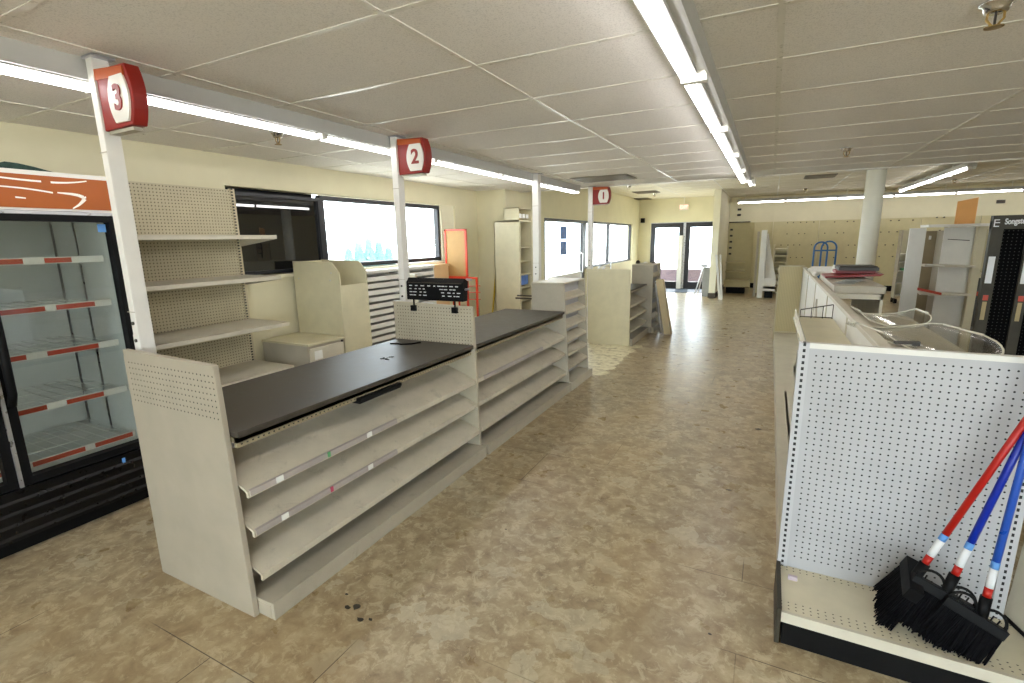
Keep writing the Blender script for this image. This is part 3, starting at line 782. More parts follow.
# shelf tower at the end of the counter
def shelf_tower(y0, y1, xf_top, xf_bot, xb, h, n, name_label, group):
    t = thing('shelf_tower', name_label, 'shelving', ((xf_top+xb)/2, (y0+y1)/2, 0), group)
    side = [(xb, .0), (xf_bot, .0), (xf_top, h-.015), (xb, h-.01)]
    for a in (y0, y1-.015): spart(MB().prism(side, 'Y', a, a+.015), 'side_panel', 'taupe', t, bevel=.002)
    spart(box(xb, xf_top+.006, y0-.006, y1+.004, h-.015, h), 'top_board', 'cream', t, bevel=.003)
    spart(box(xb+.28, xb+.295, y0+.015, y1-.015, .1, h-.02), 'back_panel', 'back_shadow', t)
    for k in range(n):
        z = .24+(h-.24)*k/n*.98
        f = z/h; xt = xf_bot+(xf_top-xf_bot)*f-.004
        tilted_shelf(t, xb+.295, z+.045, xt, z, y0+.016, y1-.016, 'shelf', .022)
    spart(MB().box(xb, xf_bot+.02, y0, y1, .062, .09).box(xf_bot+.0, xf_bot+.035, y0-.004, y1+.02, 0, .092), 'base_deck', 'cream', t, bevel=.003)
    return t
tower = shelf_tower(4.79, 5.44, -1.865, -1.80, -2.235, 1.145, 6, 'almond shelf tower of six tilted shelves at the end of the service counter', 'shelf towers on the counters')
spart(MB().box(-2.44, -2.234, 4.81, 4.825, .955, .972).box(-2.42, -2.234, 4.81, 4.825, .985, 1.0), 'dark_hook', 'dark', tower)

# ------------------------------------------------------------------ far counter
def far_counter():
    y0, y1 = 7.23, 8.38
    t = thing('counter_shelving', 'low almond counter shelving beyond the bare patch of floor', 'counter', (-2.1, (y0+y1)/2, 0), 'low shelving runs of the service counter')
    xb = -2.08
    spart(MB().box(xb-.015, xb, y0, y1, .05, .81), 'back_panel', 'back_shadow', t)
    spart(MB().box(-2.42, -2.405, y0, y1, 0, .80).box(-2.42, xb, y1-.012, y1, 0, .80), 'rear_case', 'cream', t)
    spart(MB().box(-2.40, -1.80, y0+.002, y1-.002, .78, .80), 'top_rail', 'taupe', t)
    spart(MB().box(-2.40, -1.76, y0, y1, .08, .10).box(-1.76, -1.735, y0, y1, 0, .102), 'base_deck', 'taupe', t)
    for zb, xt, zt in ((.685, -1.79, .585), (.507, -1.78, .405), (.305, -1.77, .215)): tilted_shelf(t, xb, zb, xt, zt, y0+.003, y1-.003)
far_counter()
solo(MB().prism([(-2.40, 0), (-1.765, 0), (-1.775, 1.135), (-2.43, 1.14)], 'Y', 7.20, 7.227), 'counter_end_panel', 'cream_warm', 'plain tall almond end panel closing the far counter', 'panel', bevel=.003)
solo(box(-2.42, -1.79, 7.23, 8.38, .803, .828), 'countertop', 'countertop', 'dark countertop of the far counter behind its plain end panel', 'countertop', bevel=.003)
shelf_tower(8.40, 9.05, -1.70, -1.69, -2.05, 1.145, 5, 'almond shelf tower at the end of the far counter with boards leaning against it', 'shelf towers on the counters')
for k, (dx, hh, mat, lab) in enumerate(((0, .88, 'grey_box', 'grey board leaning against the far shelf tower, innermost of three'), (.035, .87, 'silver', 'pale metal board leaning against the far shelf tower, middle of three'), (.07, .90, 'orange_wood', 'cream board leaning against the far shelf tower, outermost of three'))):
    if mat == 'orange_wood': M['orange_wood'] = paint('cream_board', (214, 196, 156), .5, .04)
    P = ([(-1.555, 0), (-1.545, 0), (-1.665, hh), (-1.675, hh)], [(-1.53, 0), (-1.515, 0), (-1.645, hh), (-1.66, hh)], [(-1.47, 0), (-1.36, 0), (-1.535, hh), (-1.645, hh)])[k]
    solo(MB().prism(P, 'Y', 8.42-.03*k, 8.9-.2*k), 'leaning_board', mat, lab, 'board', group='boards leaning on the far shelf tower')
# things on the far counter
for k, (x, y, hh, m, lab) in enumerate(((-2.00, 8.6, .06, 'dark', 'small dark figure-like gadget on the far shelf tower top'), (-1.90, 8.75, .03, 'white_soft', 'small crumpled white paper on the far shelf tower top'), (-1.78, 8.8, .03, 'dark', 'small dark lump near the edge of the far shelf tower top'))):
    mm = MB().lathe([(.02, 0), (.045, .01), (.03, hh*.5), (.035, hh*.7), (.012, hh)], (x, y, 1.147), 10)
    solo(mm, 'small_gadget' if m == 'dark' else 'paper_scrap', m, lab, 'clutter')
wr = MB(); wy = 9.4
for a, b in (((-3.09, .95), (-3.09, 1.14)), ((-2.70, .95), (-2.70, 1.14)), ((-3.09, 1.14), (-2.70, 1.14)), ((-3.09, 1.06), (-2.70, 1.06)), ((-3.0, .96), (-2.9, 1.06)), ((-2.9, .96), (-2.8, 1.06))):
    wr.tube([(a[0], wy, a[1]), (b[0], wy, b[1])], .008, 6)
wr.box(-3.12, -2.55, wy-.1, wy+.2, .92, .96)
for xx in (-3.12, -2.57):
    for yy in (wy-.1, wy+.18): wr.box(xx, xx+.02, yy, yy+.02, 0, .92)
solo(wr, 'wire_topped_stand', 'silver', 'slim stand with wire rails behind the far counter near the entrance windows', 'stand')

# ------------------------------------------------------------------ entrance details
solo(box(-3.1, -1.45, 14.95, 16.05, .0, .012), 'entrance_mat', 'mat', 'blue grey carpet mat on the floor by the dark exit doors', 'mat')
for z, hh in ((1.58, .26), (1.26, .28)):
    solo(box(EX-.082, EX-.079, 9.62, 9.98, z, z+hh), 'door_poster', 'poster_blue', 'upper blue poster on the glazed entrance door' if z > 1.4 else 'lower blue poster on the glazed entrance door', 'poster')
ex = thing('exit_sign', 'red lettered exit sign hanging above the dark double doors', 'sign', (-2.4, 15.98, 2.36))
spart(box(-2.53, -2.27, 15.97, 16.0, 2.36, 2.54), 'sign_body', 'sign_white', ex)
text_mesh('EXIT', .13, (-2.4, 15.966, 2.45), (1, 0, 0), (0, 0, 1), .002, 'lettering', 'exit_lit', ex, bold=.002, sx=.85)
spart(MB().tube([(-2.4, 15.985, 2.54), (-2.4, 15.985, HC)], .01, 6), 'stem', 'sign_white', ex)
cam_ = thing('wall_speaker', 'small black box mounted high on the wall beside the exit doors', 'speaker', (-3.6, 16.05, 2.05))
spart(box(-3.68, -3.56, 15.98, 16.08, 2.03, 2.17), 'case', 'black', cam_, bevel=.01); spart(box(-3.64, -3.60, 16.08, 16.1, 2.08, 2.12), 'mount', 'black', cam_)
saw = thing('trestle', 'pale folding trestle leaning by the partition near the exit doors', 'trestle', (-1.6, 14.0, 0))
spart(MB().tube([(-1.74, 14.0, .0), (-1.52, 14.05, .86)], .018, 6), 'leg', 'silver', saw); spart(MB().tube([(-1.68, 14.25, .0), (-1.50, 14.1, .86)], .018, 6), 'leg', 'silver', saw)
spart(MB().box(-1.6, -1.44, 13.98, 14.12, .80, .86), 'crosspiece', 'silver', saw)
solo(MB().box(-1.56, -1.385, 14.15, 14.5, 0, .74).box(-1.57, -1.38, 14.14, 14.51, .74, .77), 'waste_bin', 'grey_box', 'grey lidded waste bin against the partition by the exit', 'bin', bevel=.01)
solo(MB().obox((-1.13, 13.62, .56), (.026, 0, .0), (0, .05, 0), (-.07, .0, .56)).obox((-1.06, 13.62, .56), (.022, 0, .0), (0, .05, 0), (-.05, .06, .56)), 'leaning_rails', 'white_enamel', 'pair of white metal rails leaning at the partition end', 'rails')
for i, (x, y) in enumerate(((-3.63, 15.6), (-2.95, 13.35))):
    v = MB().box(x-.3, x+.3, y-.3, y+.3, HC-.012, HC-.001)
    for k in range(6): v.box(x-.28, x+.28, y-.27+.1*k, y-.22+.1*k, HC-.02, HC-.012)
    solo(v, 'ceiling_vent', 'vent', ['grey vent on the raised ceiling nearest the exit wall', 'grey vent on the raised ceiling midway to the exit doors'][i], 'vent')
v = MB().box(-2.38, -1.64, 6.3, 6.86, LC-.012, LC-.004)
for k in range(7): v.box(-2.36, -1.66, 6.33+.075*k, 6.37+.075*k, LC-.02, LC-.012)
solo(v, 'ceiling_vent', 'vent', 'wide dark return vent in the lower ceiling near the sign 1', 'vent')
v = MB().box(.5, 1.05, 11.8, 12.4, HC-.012, HC-.001)
for k in range(6): v.box(.52, 1.03, 11.83+.1*k, 11.88+.1*k, HC-.02, HC-.012)
solo(v, 'ceiling_vent', 'vent', 'dark vent on the raised ceiling near the round column', 'vent')

def sprinkler(x, y, zc, label, s=1.0):
    t = thing('sprinkler_head', label, 'sprinkler', (x, y, zc), 'ceiling sprinklers')
    spart(MB().lathe([(.038*s, -.004), (.036*s, -.010), (.028*s, -.016), (.026*s, -.03), (.022*s, -.036)], (x, y, zc), 20), 'escutcheon', 'chrome', t, smooth=True)
    f = MB()
    for sx in (-1, 1): f.tube([(x+sx*.016*s, y, zc-.034), (x+sx*.017*s, y, zc-.055), (x+sx*.006*s, y, zc-.075)], .003*s, 6)
    spart(f, 'yoke', 'brass', t)
    spart(MB().tube([(x, y, zc-.034), (x, y, zc-.072)], .003*s, 6), 'bulb', 'dark', t)
    spart(MB().lathe([(.006*s, -.074), (.020*s, -.079), (.020*s, -.082), (.004*s, -.083)], (x, y, zc), 16), 'deflector', 'brass', t)
    return t
sprinkler(.625, 2.44, LC-.004, 'large looking chrome sprinkler at the top edge above the pegboard end', 1.35)
sprinkler(.55, 5.64, LC-.004, 'chrome sprinkler in the lower ceiling in line with the round column', 1.3)
sprinkler(-3.14, 2.54, LC-.004, 'chrome sprinkler between the batten row and the yellow wall', 1.2)
for x, y, lab in ((.67, 15.0, 'sprinkler on the raised ceiling before the crosswise battens'), (3.54, 14.8, 'sprinkler on the raised ceiling above the orange card'), (-2.85, 13.9, 'sprinkler on the raised ceiling above the exit sign'), (-2.93, 11.5, 'sprinkler on the raised ceiling near the sign 1')):
    sprinkler(x, y, HC-.004, lab, 1.6)

# ------------------------------------------------------------------ round column
M['column'] = paint('white_column_paint', (240, 238, 224), .5, .02)
col = thing('round_column', 'round cream column rising behind the central gondola', 'column', (1.12, 7.95, 0))
spart(MB().lathe([(.105, 0), (.105, HC-.01)], (1.12, 7.95, 0), 32), 'shaft', 'column', col, smooth=False)
for p in col.children[0].data.polygons: p.use_smooth = len(p.vertices) == 4
spart(MB().lathe([(.112, .0), (.112, .1), (.106, .104)], (1.12, 7.95, 0), 32), 'base_ring', 'base', col)

# ------------------------------------------------------------------ pegboard end of the central gondola
def endcap():
    x0, x1, yp, yf = .135, .895, 2.305, 1.972
    t = thing('gondola_end_unit', 'white pegboard gondola end with a low deck holding three brooms', 'shelving', (x0, yp, 0))
    spart(box(x0+.035, x1-.035, yp, yp+.015, .135, 1.148), 'pegboard_panel', 'peg_endcap', t)
    a = spart(box(x0, x0+.037, yp-.008, yp+.03, 0, 1.155), 'upright', 'slots_x', t)
    M['slots_x2'] = slots('slotted_upright_far', (190, 190, 192), 2, 0, .737, .745)
    spart(box(x1-.037, x1, yp-.008, yp+.03, 0, 1.155), 'upright', 'slots_x2', t)
    spart(box(x0+.037, x1-.037, yp-.006, yp+.028, 1.135, 1.156), 'top_rail', 'white_enamel', t)
    xd = 1.02
    spart(MB().box(x0+.012, xd, yf+.012, yp-.001, .120, .135), 'deck', M['deck_holes'], t)
    spart(MB().prism([(yf, .098), (yf+.02, .098), (yf+.02, .136), (yf+.006, .136)], 'X', x0+.012, xd), 'deck_lip', 'cream', t)
    spart(MB().box(x0+.02, xd, yf+.004, yf+.02, 0, .098).box(x0+.02, x0+.03, yf+.02, yp, 0, .12), 'kick_plate', 'black', t)
    spart(MB().box(x0-.004, x0+.012, yf-.002, yp-.008, 0.0, .155), 'side_plate', 'metal_grey', t)
    spart(MB().box(x0+.04, x0+.075, yp-.10, yp-.085, .135, .152), 'lilac_label', 'purple_tag', t)
    return t
def deck_holes():
    """holes only in two bands along the front and back edges of the deck"""
    t = NT('almond_deck_with_hole_rows'); v = t.coords(); s = t.n('ShaderNodeSeparateXYZ'); t.l(v, s.inputs[0]); p = .0254
    fu = t.math('SUBTRACT', t.math('FRACT', t.math('ADD', t.math('DIVIDE', s.outputs[0], p), 100)), .5)
    fw = t.math('SUBTRACT', t.math('FRACT', t.math('ADD', t.math('DIVIDE', s.outputs[1], p*.8), 100)), .5)
    d = t.math('SQRT', t.math('ADD', t.math('MULTIPLY', fu, fu), t.math('MULTIPLY', fw, fw)))
    h = t.math('LESS_THAN', d, .13)
    y = s.outputs[1]
    band = t.math('ADD', t.math('GREATER_THAN', y, -.045), t.math('MULTIPLY', t.math('LESS_THAN', y, -.24), t.math('GREATER_THAN', y, -.305)))
    c = srgb(214, 205, 178)
    t.bsdf(t.mix(t.math('MULTIPLY', h, band), t.ramp(t.noise(v, 7, 5), [(.3, tuple(x*.86 for x in c[:3])+(1,)), (.7, c)]), srgb(40, 36, 30)), .45, 0, .4)
    return t.m
M['deck_holes'] = deck_holes()
endcap()
# board leaning over the deck
solo(MB().add([(.905, 2.32, .15), (1.02, 1.93, .15), (1.035, 1.935, .15), (.92, 2.325, .15), (.96, 2.34, 1.3), (1.12, 1.95, 1.3), (1.135, 1.955, 1.3), (.975, 2.345, 1.3)],
     [(0, 1, 2, 3), (4, 7, 6, 5), (0, 4, 5, 1), (1, 5, 6, 2), (2, 6, 7, 3), (3, 7, 4, 0)]).add([(.90, 2.31, .137), (1.02, 1.92, .137), (1.03, 1.925, .137), (.91, 2.315, .137), (.90, 2.31, .15), (1.02, 1.92, .15), (1.03, 1.925, .15), (.91, 2.315, .15)],
     [(0, 1, 2, 3), (4, 7, 6, 5), (0, 4, 5, 1), (1, 5, 6, 2), (2, 6, 7, 3), (3, 7, 4, 0)], 1), 'leaning_sheet', ['cream', 'black'], 'plain almond panel standing on the deck beside the pegboard end behind the broom handles', 'panel')

# ------------------------------------------------------------------ brooms
def broom(foot, tip, head_dir, handle, label, angled=True, flip=False, rot=0.0):
    """foot: point where handle meets the head, tip: handle end; head_dir: width direction of the head"""
    foot, tip = Vector(foot), Vector(tip)
    t = thing('broom', label, 'broom', foot, 'brooms leaning on the gondola end')
    d = (tip-foot).normalized()
    spart(MB().tube([foot+d*.13, tip], .0115, 12), 'handle', handle, t, smooth=True)
    spart(MB().tube([foot+d*.055, foot+d*.131], .0119, 12, 0), 'handle_label', 'sticker_white', t, smooth=True)
    spart(MB().tube([foot+d*.125, foot+d*.15], .0121, 12, 0), 'label_band', 'tag_blue', t, smooth=True)
    spart(MB().tube([foot+d*.02, foot+d*.056], .0122, 12), 'ferrule', 'red_handle', t, smooth=True)
    w = Vector(head_dir).normalized(); down = -Vector((d.x, d.y, d.z)); down = (down-w*down.dot(w)).normalized(); nrm = w.cross(down)
    spart(MB().tube([foot-d*.055, foot+d*.022], .017, 12), 'socket', 'black', t, smooth=True)
    return t, foot, w, down, nrm
def broom_head(t, foot, w, down, nrm, W, blk_h, L0, L1, loops=True, th=.016, skew=.03):
    c = foot+down*.05
    m = MB(); n = 1
    for i in range(n):
        a = -W+2*W*i/n; b = -W+2*W*(i+1)/n
        m.obox(c+w*((a+b)/2)+down*(.012+skew*((a+b)/2)/W), w*(b-a)*.52, nrm*th, down*(blk_h/2)+w*0)
    hd = spart(m, 'broom_block', 'black', t, bevel=.002)
    if loops:
        r = MB()
        for sg in (-1, 1):
            pts = [c+w*(sg*(W*.5+W*.46*math.cos(a)))-down*(.045*math.sin(a)) for a in [PI*k/10 for k in range(11)]]
            r.tube(pts, .005, 6)
        for k in range(9):
            x = -W*.9+W*1.8*k/8; r.tube([c+w*x-down*(.015+.012*math.cos(k)), c+w*x+down*.02], .0028, 5)
        spart(r, 'loop_frame', 'black', t, smooth=True)
    br = MB(); rr = random.Random(int(foot.x*1000))
    for i in range(46):
        x = -W+2*W*(i+.5)/46
        for j in (-1, -.5, 0, .5, 1):
            f = (x+W)/(2*W); L = L0+(L1-L0)*f+rr.uniform(-.012, .008)
            p0 = c+w*x+nrm*(j*th*.6)+down*.015; p1 = p0+down*L+w*(x*.10+rr.uniform(-.008, .008))+nrm*(j*.010+rr.uniform(-.006, .006))
            br.tube([p0, p0.lerp(p1, .5)+w*rr.uniform(-.002, .002), p1], .0045, 5, 0, True, .0022)
    o = spart(br, 'bristles', 'bristle', t); o['kind'] = 'stuff'
BROOM1 = broom((.580, 2.10, .388), (.935, 2.245, 1.268), (.12, 1, .12), 'red_handle', 'broom with a bright red handle leaning at the pegboard end')
t2 = broom((.664, 2.085, .377), (.895, 2.245, 1.20), (.93, -.05, -.38), 'blue_handle', 'broom with a dark royal blue handle leaning between the other two brooms')
t3 = broom((.751, 2.06, .334), (.860, 2.235, 1.245), (.90, -.05, -.42), 'blue_handle2', 'broom with a paler mid blue handle, standing beside the almond panel')
broom_head(*BROOM1, .09, .05, .185, .185, False, .022, .0)
broom_head(*t2, .095, .035, .160, .175, True, .018, .01)
broom_head(*t3, .090, .035, .120, .145, True, .018, .01)

# ------------------------------------------------------------------ central gondola run
def gondola_run():
    y0, y1, xs = 2.345, 8.40, .46
    t = thing('gondola_run', 'long double-sided almond gondola run stretching behind the pegboard end', 'shelving', (xs, (y0+y1)/2, 0))
    sp = MB(); ys_ = [y0+(y1-y0)*k/5 for k in range(6)]
    for k in range(5): sp.box(xs-.012, xs+.012, ys_[k]+.006, ys_[k+1]-.006, .12, 1.10)
    spart(sp, 'spine_panel', 'white_enamel', t)
    spart(box(xs-.025, xs+.025, y0, y1, 1.10, 1.125), 'spine_cap', 'cream', t, bevel=.003)
    for y in ys_: spart(box(xs-.02, xs+.02, y-.006 if y > y0 else y, y+.006, 0, 1.10), 'upright', 'cream', t)
    spart(MB().box(.145, xs-.012, y0, y1, .115, .135).box(.145, .165, y0, y1, 0, .115), 'base_deck', 'cream', t)
    spart(MB().box(xs+.012, .86, y0, y1, .115, .135).box(.84, .86, y0, y1, 0, .115), 'base_deck', 'cream', t)
    s = spart(MB().box(.20, xs-.022, y0, 4.20, .98, .992).box(.20, .212, y0, 4.20, .955, .992), 'top_shelf', 'cream_warm', t)
    spart(MB().box(.194, .200, y0+.02, 4.15, .985, 1.055).box(.186, .194, y0+.02, 4.15, .985, .995), 'price_fence', 'acrylic_edge', s)
    f = MB()
    for x in (.23, .30, .37, .43): f.tube([(x, 4.16, .992), (x, 4.16, 1.05+(x-.23)*.22)], .003, 6)
    f.tube([(.23, 4.16, 1.05), (.43, 4.16, 1.095)], .004, 6); f.tube([(.23, 4.16, 1.0), (.43, 4.16, 1.0)], .004, 6)
    spart(f, 'wire_divider', 'metal_grey', s)
    for z, ya, yb in ((.79, y0, 3.4), (.40, y0, 4.2)):
        so = spart(MB().box(.18, xs-.012, ya, yb, z, z+.012).box(.18, .192, ya, yb, z-.02, z+.012), 'shelf', 'cream', t)
        if z > .5:
            f = MB()
            for k in range(14): f.tube([(.176, ya+.32+.03*k, z+.0), (.176, ya+.32+.03*k, z+.17)], .002, 5)
            f.tube([(.176, ya+.30, z+.17), (.176, ya+.75, z+.17)], .003, 5); f.tube([(.176, ya+.30, z+.09), (.176, ya+.75, z+.09)], .002, 5)
            spart(f, 'wire_front', 'silver', so)
            spart(MB().box(.17, .175, ya+.22, ya+.29, z+.0, z+.17), 'price_card', 'tag', so)
    r = spart(MB().box(xs+.012, .84, y0, 4.1, 1.03, 1.045), 'side_shelf', 'cream', t)
    spart(MB().box(xs+.012, .84, 4.9, 6.4, 1.06, 1.10).box(.82, .84, 4.9, 6.4, .70, 1.10), 'side_shelf', 'cream', t)
    spart(MB().obox((xs-.05, 5.2, .86), (.006, 0, 0), (0, .04, -.03), (0, .10, .12)), 'brace', 'taupe', t)
    return t
gondola_run()
ep = thing('gondola_side_panel', 'ribbed almond panel standing upright at the gap in the gondola run', 'panel', (.13, 8.43, 0))
spart(box(.15, .445, 8.425, 8.437, .155, 1.125), 'ribbed_sheet', 'ribbed', ep)
spart(MB().box(.13, .15, 8.415, 8.445, .0, 1.145).box(.445, .465, 8.415, 8.445, 0, 1.145).box(.15, .445, 8.415, 8.445, 1.125, 1.145).box(.15, .445, 8.415, 8.445, .136, .155), 'frame', 'cream_warm', ep)

# acrylic covers on the run
def acrylic_cover(cx, cy, rx, ry, hh, z, ang, label):
    t = thing('acrylic_cover', label, 'cover', (cx, cy, z), 'clear covers on the central gondola')
    m = MB(); rim = []; n = 20; ca, sa = math.cos(ang), math.sin(ang)
    def P(u, v):
        # u across the bend, v along
        a = PI*u; x = -rx*math.cos(a); y = (v-.5)*2*ry*(.35+.65*math.sin(a)**.6 if 0 < u < 1 else .35); zz = hh*(1-math.sin(a))*.9+.006
        return (cx+x*ca-y*sa, cy+x*sa+y*ca, z+zz)
    grid = [[P(i/n, j/6) for j in range(7)] for i in range(n+1)]
    vs = [p for row in grid for p in row]; fs = []
    for i in range(n):
        for j in range(6): fs.append((i*7+j, i*7+j+1, (i+1)*7+j+1, (i+1)*7+j))
    m.add(vs, fs); o = spart(m, 'clear_sheet', 'acrylic', t, smooth=True)
    so = o.modifiers.new('thick', 'SOLIDIFY'); so.thickness = .003
    r = MB(); r.tube([row[0] for row in grid], .004, 6); r.tube([row[-1] for row in grid], .004, 6)
    spart(r, 'polished_edge', 'acrylic_edge', t, smooth=True)
    for gr_ in (grid[0], grid[-1]): spart(MB().tube(gr_, .006, 6), 'end_edge', 'acrylic_edge', t, smooth=True)
    return t
acrylic_cover(.665, 3.05, .20, .42, .075, 1.05, .25, 'large clear curved acrylic cover lying on the gondola just past the pegboard end')
acrylic_cover(.68, 3.78, .17, .26, .07, 1.05, .1, 'smaller clear acrylic cover lying behind the large curved one')

# clutter on the run
solo(MB().box(.50, .86, 4.95, 6.35, 1.102, 1.16), 'cardboard_slab', 'taupe', 'flat grey-beige slab lying across the far half of the gondola', 'board', bevel=.004)
solo(MB().box(.62, .95, 5.9, 6.28, 1.23, 1.262).box(.63, .94, 5.92, 6.26, 1.262, 1.272), 'dark_tray', 'dark', 'dark brown tray stacked on the red folders on the gondola', 'tray', bevel=.004)
solo(MB().prism([(.50, 1.165), (.94, 1.19), (.97, 1.21), (.94, 1.21), (.50, 1.18)], 'Y', 5.75, 6.2).box(.60, .93, 5.95, 6.25, 1.2, 1.226), 'red_folder', 'red_plastic', 'red plastic folder lying under the dark tray on the gondola', 'folder')
wt = MB().box(.46, .68, 6.85, 7.2, 1.128, 1.14).prism([(.67, 1.14), (.69, 1.14), (.71, 1.22), (.695, 1.22)], 'Y', 6.85, 7.2).box(.46, .69, 7.19, 7.2, 1.14, 1.2)
solo(wt, 'white_tray', 'white_soft', 'shallow white tray beside the dark tray on the gondola', 'tray')
for k, (x, y, lab) in enumerate(((.47, 7.3, 'small white crumpled ball at the far end of the gondola top'), (.47, 6.5, 'small white crumpled ball near the red folder'))):
    solo(MB().lathe([(.01, 0), (.03, .008), (.038, .025), (.025, .045), (.008, .052)], (x, y, 1.127), 9), 'paper_ball', 'white_soft', lab, 'paper', smooth=True)
pb = MB()
for k in range(4): pb.obox((.60+.03*k, 5.2+.06*k, 1.165+.006*k), (.06, .01, 0), (-.01, .05, 0), (0, 0, .002))
solo(pb, 'paper_litter', 'grey_box', 'small dark pile of scraps on the flat slab', 'scraps')
solo(box(.335, .425, 2.40, 2.50, .994, 1.03), 'lilac_box', 'purple_tag', 'small lilac box on the top shelf right behind the pegboard end', 'box')
solo(MB().obox((.50, 2.40, 1.165), (.035, .008, 0), (-.002, .01, 0), (0, 0, .005)).obox((.535, 2.41, 1.163), (.012, 0, 0), (0, .012, 0), (0, 0, .008)), 'marker_stub', 'dark', 'short dark stub lying on the top rail of the pegboard end', 'marker')
solo(MB().obox((.62, 3.0, 1.055), (.05, .02, 0), (-.02, .04, 0), (0, 0, .002)), 'label_sheet', 'tag', 'small printed sheet lying under the large acrylic cover', 'sheet')

# ------------------------------------------------------------------ hand truck
ht = thing('hand_truck', 'blue tubular hand truck with two arched handles', 'hand truck', (.98, 11.9, 0))
def arch(x0, x1, y, top, name):
    r = (x1-x0)/2; cx = (x0+x1)/2
    pts = [(x0, y, .1), (x0, y, top-r)]+[(cx-r*math.cos(a), y, top-r+r*math.sin(a)) for a in [PI*k/10 for k in range(1, 10)]]+[(x1, y, top-r), (x1, y, .1)]
    spart(MB().tube(pts, .017, 8), name, 'blue_metal', ht, smooth=True)
arch(.79, 1.02, 11.9, 1.43, 'handle_frame'); arch(.93, 1.19, 12.1, 1.44, 'handle_frame')
bars = MB()
for z in (.35, .75, 1.26): bars.tube([(.79, 11.9, z), (1.02, 11.9, z)], .014, 8); bars.tube([(.93, 12.1, z), (1.19, 12.1, z)], .014, 8)
spart(bars, 'cross_bar', 'blue_metal', ht)
spart(box(.76, 1.2, 11.62, 11.9, .0, .015), 'toe_plate', 'silver', ht)
for x in (.78, 1.2):
    wv = MB(); wv.tube([(x-.025, 12.12, .12), (x+.025, 12.12, .12)], .12, 18); spart(wv, 'wheel', 'black', ht)
spart(MB().tube([(.78, 12.12, .12), (1.2, 12.12, .12)], .012, 8), 'axle', 'silver', ht)

# ------------------------------------------------------------------ back wall panels
def wall_panel(k, x0, x1):
    lab = ['tan perforated wall panel next to the partition, first from the corner', 'tan wall panel behind the white slanted gondola end', 'tan wall panel studded with hooks behind the blue hand truck',
           'tan wall panel studded with hooks between hand truck and round column', 'tan wall panel just past the round column', 'tan wall panel behind the wheeled shelf cart',
           'tan wall panel under the orange card', 'tan wall panel behind the black pegboard racks'][k]
    t = thing('back_wall_panel', lab, 'wall panel', ((x0+x1)/2, BY-.02, 0), 'tan panels along the back wall')
    spart(box(x0+.008, x1-.008, BY-.03, BY-.008, .15, 1.97), 'panel_sheet', 'wallpanel', t)
    spart(box(x0+.002, x1-.002, BY-.02, BY-.006, 0, .15), 'kick_plate', 'black', t)
    h = MB(); rr = random.Random(k+11)
    if k >= 1:
        for r in range(5):
            z = [1.93, 1.6, 1.28, .95, .6][r]+rr.uniform(-.03, .03); n = rr.randint(2, 6); x = x0+rr.uniform(.1, .5)
            for i in range(n):
                if x < x1-.08: h.tube([(x, BY-.09, z), (x, BY-.03, z)], .016, 6)
                x += rr.choice([.15, .18, .3])
        spart(h, 'hook', 'dark', t)
    return t
xs_ = [-1.19, .02, 1.19, 2.36, 3.5, 4.7, 5.9, 7.1, 8.3]
for k in range(8): wall_panel(k, xs_[k], xs_[k+1])
solo(MB().box(-1.18, -.60, BY-.28, BY-.03, 1.975, 1.995).box(-1.18, -1.16, BY-.03, BY, 1.9, 1.995), 'wall_shelf_ledge', 'dark', 'thin dark ledge shelf high on the back wall by the partition', 'shelf')
for z, lab in ((2.33, 'upper small dark junction box on the back wall by the partition'), (2.17, 'lower small dark junction box on the back wall by the partition')):
    solo(MB().box(-.98, -.88, BY-.05, BY-.001, z, z+.06), 'junction_box', 'dark', lab, 'box')
solo(MB().box(4.95, 5.1, BY-.06, BY-.001, 2.26, 2.34), 'wall_vent', 'dark', 'small dark box on the yellow wall above the black racks', 'box')

def wall_fixture():
    x0, x1, y0 = -1.1, -.45, 15.2
    t = thing('wall_fixture', 'tan shelving bay against the back wall beside the partition', 'shelving', (-.8, 15.8, 0))
    spart(MB().box(x0, x1, 15.85, 15.88, .25, 1.93), 'back_panel', 'wallpanel', t)
    for z, xb, yy in ((.86, -.62, 15.35), (.60, -.6, 15.3)): spart(MB().box(x0, xb, yy, 15.85, z-.03, z), 'shelf', 'wallpanel', t)
    spart(MB().prism([(15.15, .36), (15.85, .36), (15.85, .25), (15.15, .18)], 'X', x0, x1), 'base_deck', 'wallpanel', t)
    spart(MB().box(x0+.06, x1-.12, 15.22, 15.85, 0, .22), 'kick_plate', 'black', t)
    hk = MB()
    for r in range(5): hk.box(x0+.03, x0+.10, 15.80, 15.85, 1.05+.17*r, 1.10+.17*r)
    spart(hk, 'hook', 'dark', t)
    spart(MB().box(x1-.02, x1+.0, 15.83, 15.9, .0, 1.93), 'upright', 'wallpanel', t)
wall_fixture()
def slanted_end():
    t = thing('gondola_end_stand', 'white gondola end stand with a slanted side and low deck', 'shelving', (-.1, 14.4, 0))
    spart(box(-.23, -.10, 14.28, 14.34, 0, 1.71), 'upright_panel', 'white_enamel', t, bevel=.004)
    spart(MB().prism([(-.10, .30), (.18, .30), (.18, .5), (.02, 1.15), (-.07, 1.62), (-.10, 1.62)], 'Y', 14.40, 14.43), 'slanted_side', 'white_enamel', t)
    spart(MB().box(-.10, .18, 14.25, 14.9, .24, .30).box(-.10, .18, 14.25, 14.27, .18, .5), 'base_deck', 'white_enamel', t)
    spart(MB().box(-.06, .13, 14.3, 14.88, 0, .24), 'kick_plate', 'black', t)
    spart(MB().box(-.33, -.27, 14.5, 14.56, 0, 1.68), 'rear_upright', 'taupe', t)
    spart(MB().box(-.28, -.22, 14.5, 14.53, .1, 1.6), 'rear_panel', 'wallpanel', t)
slanted_end()
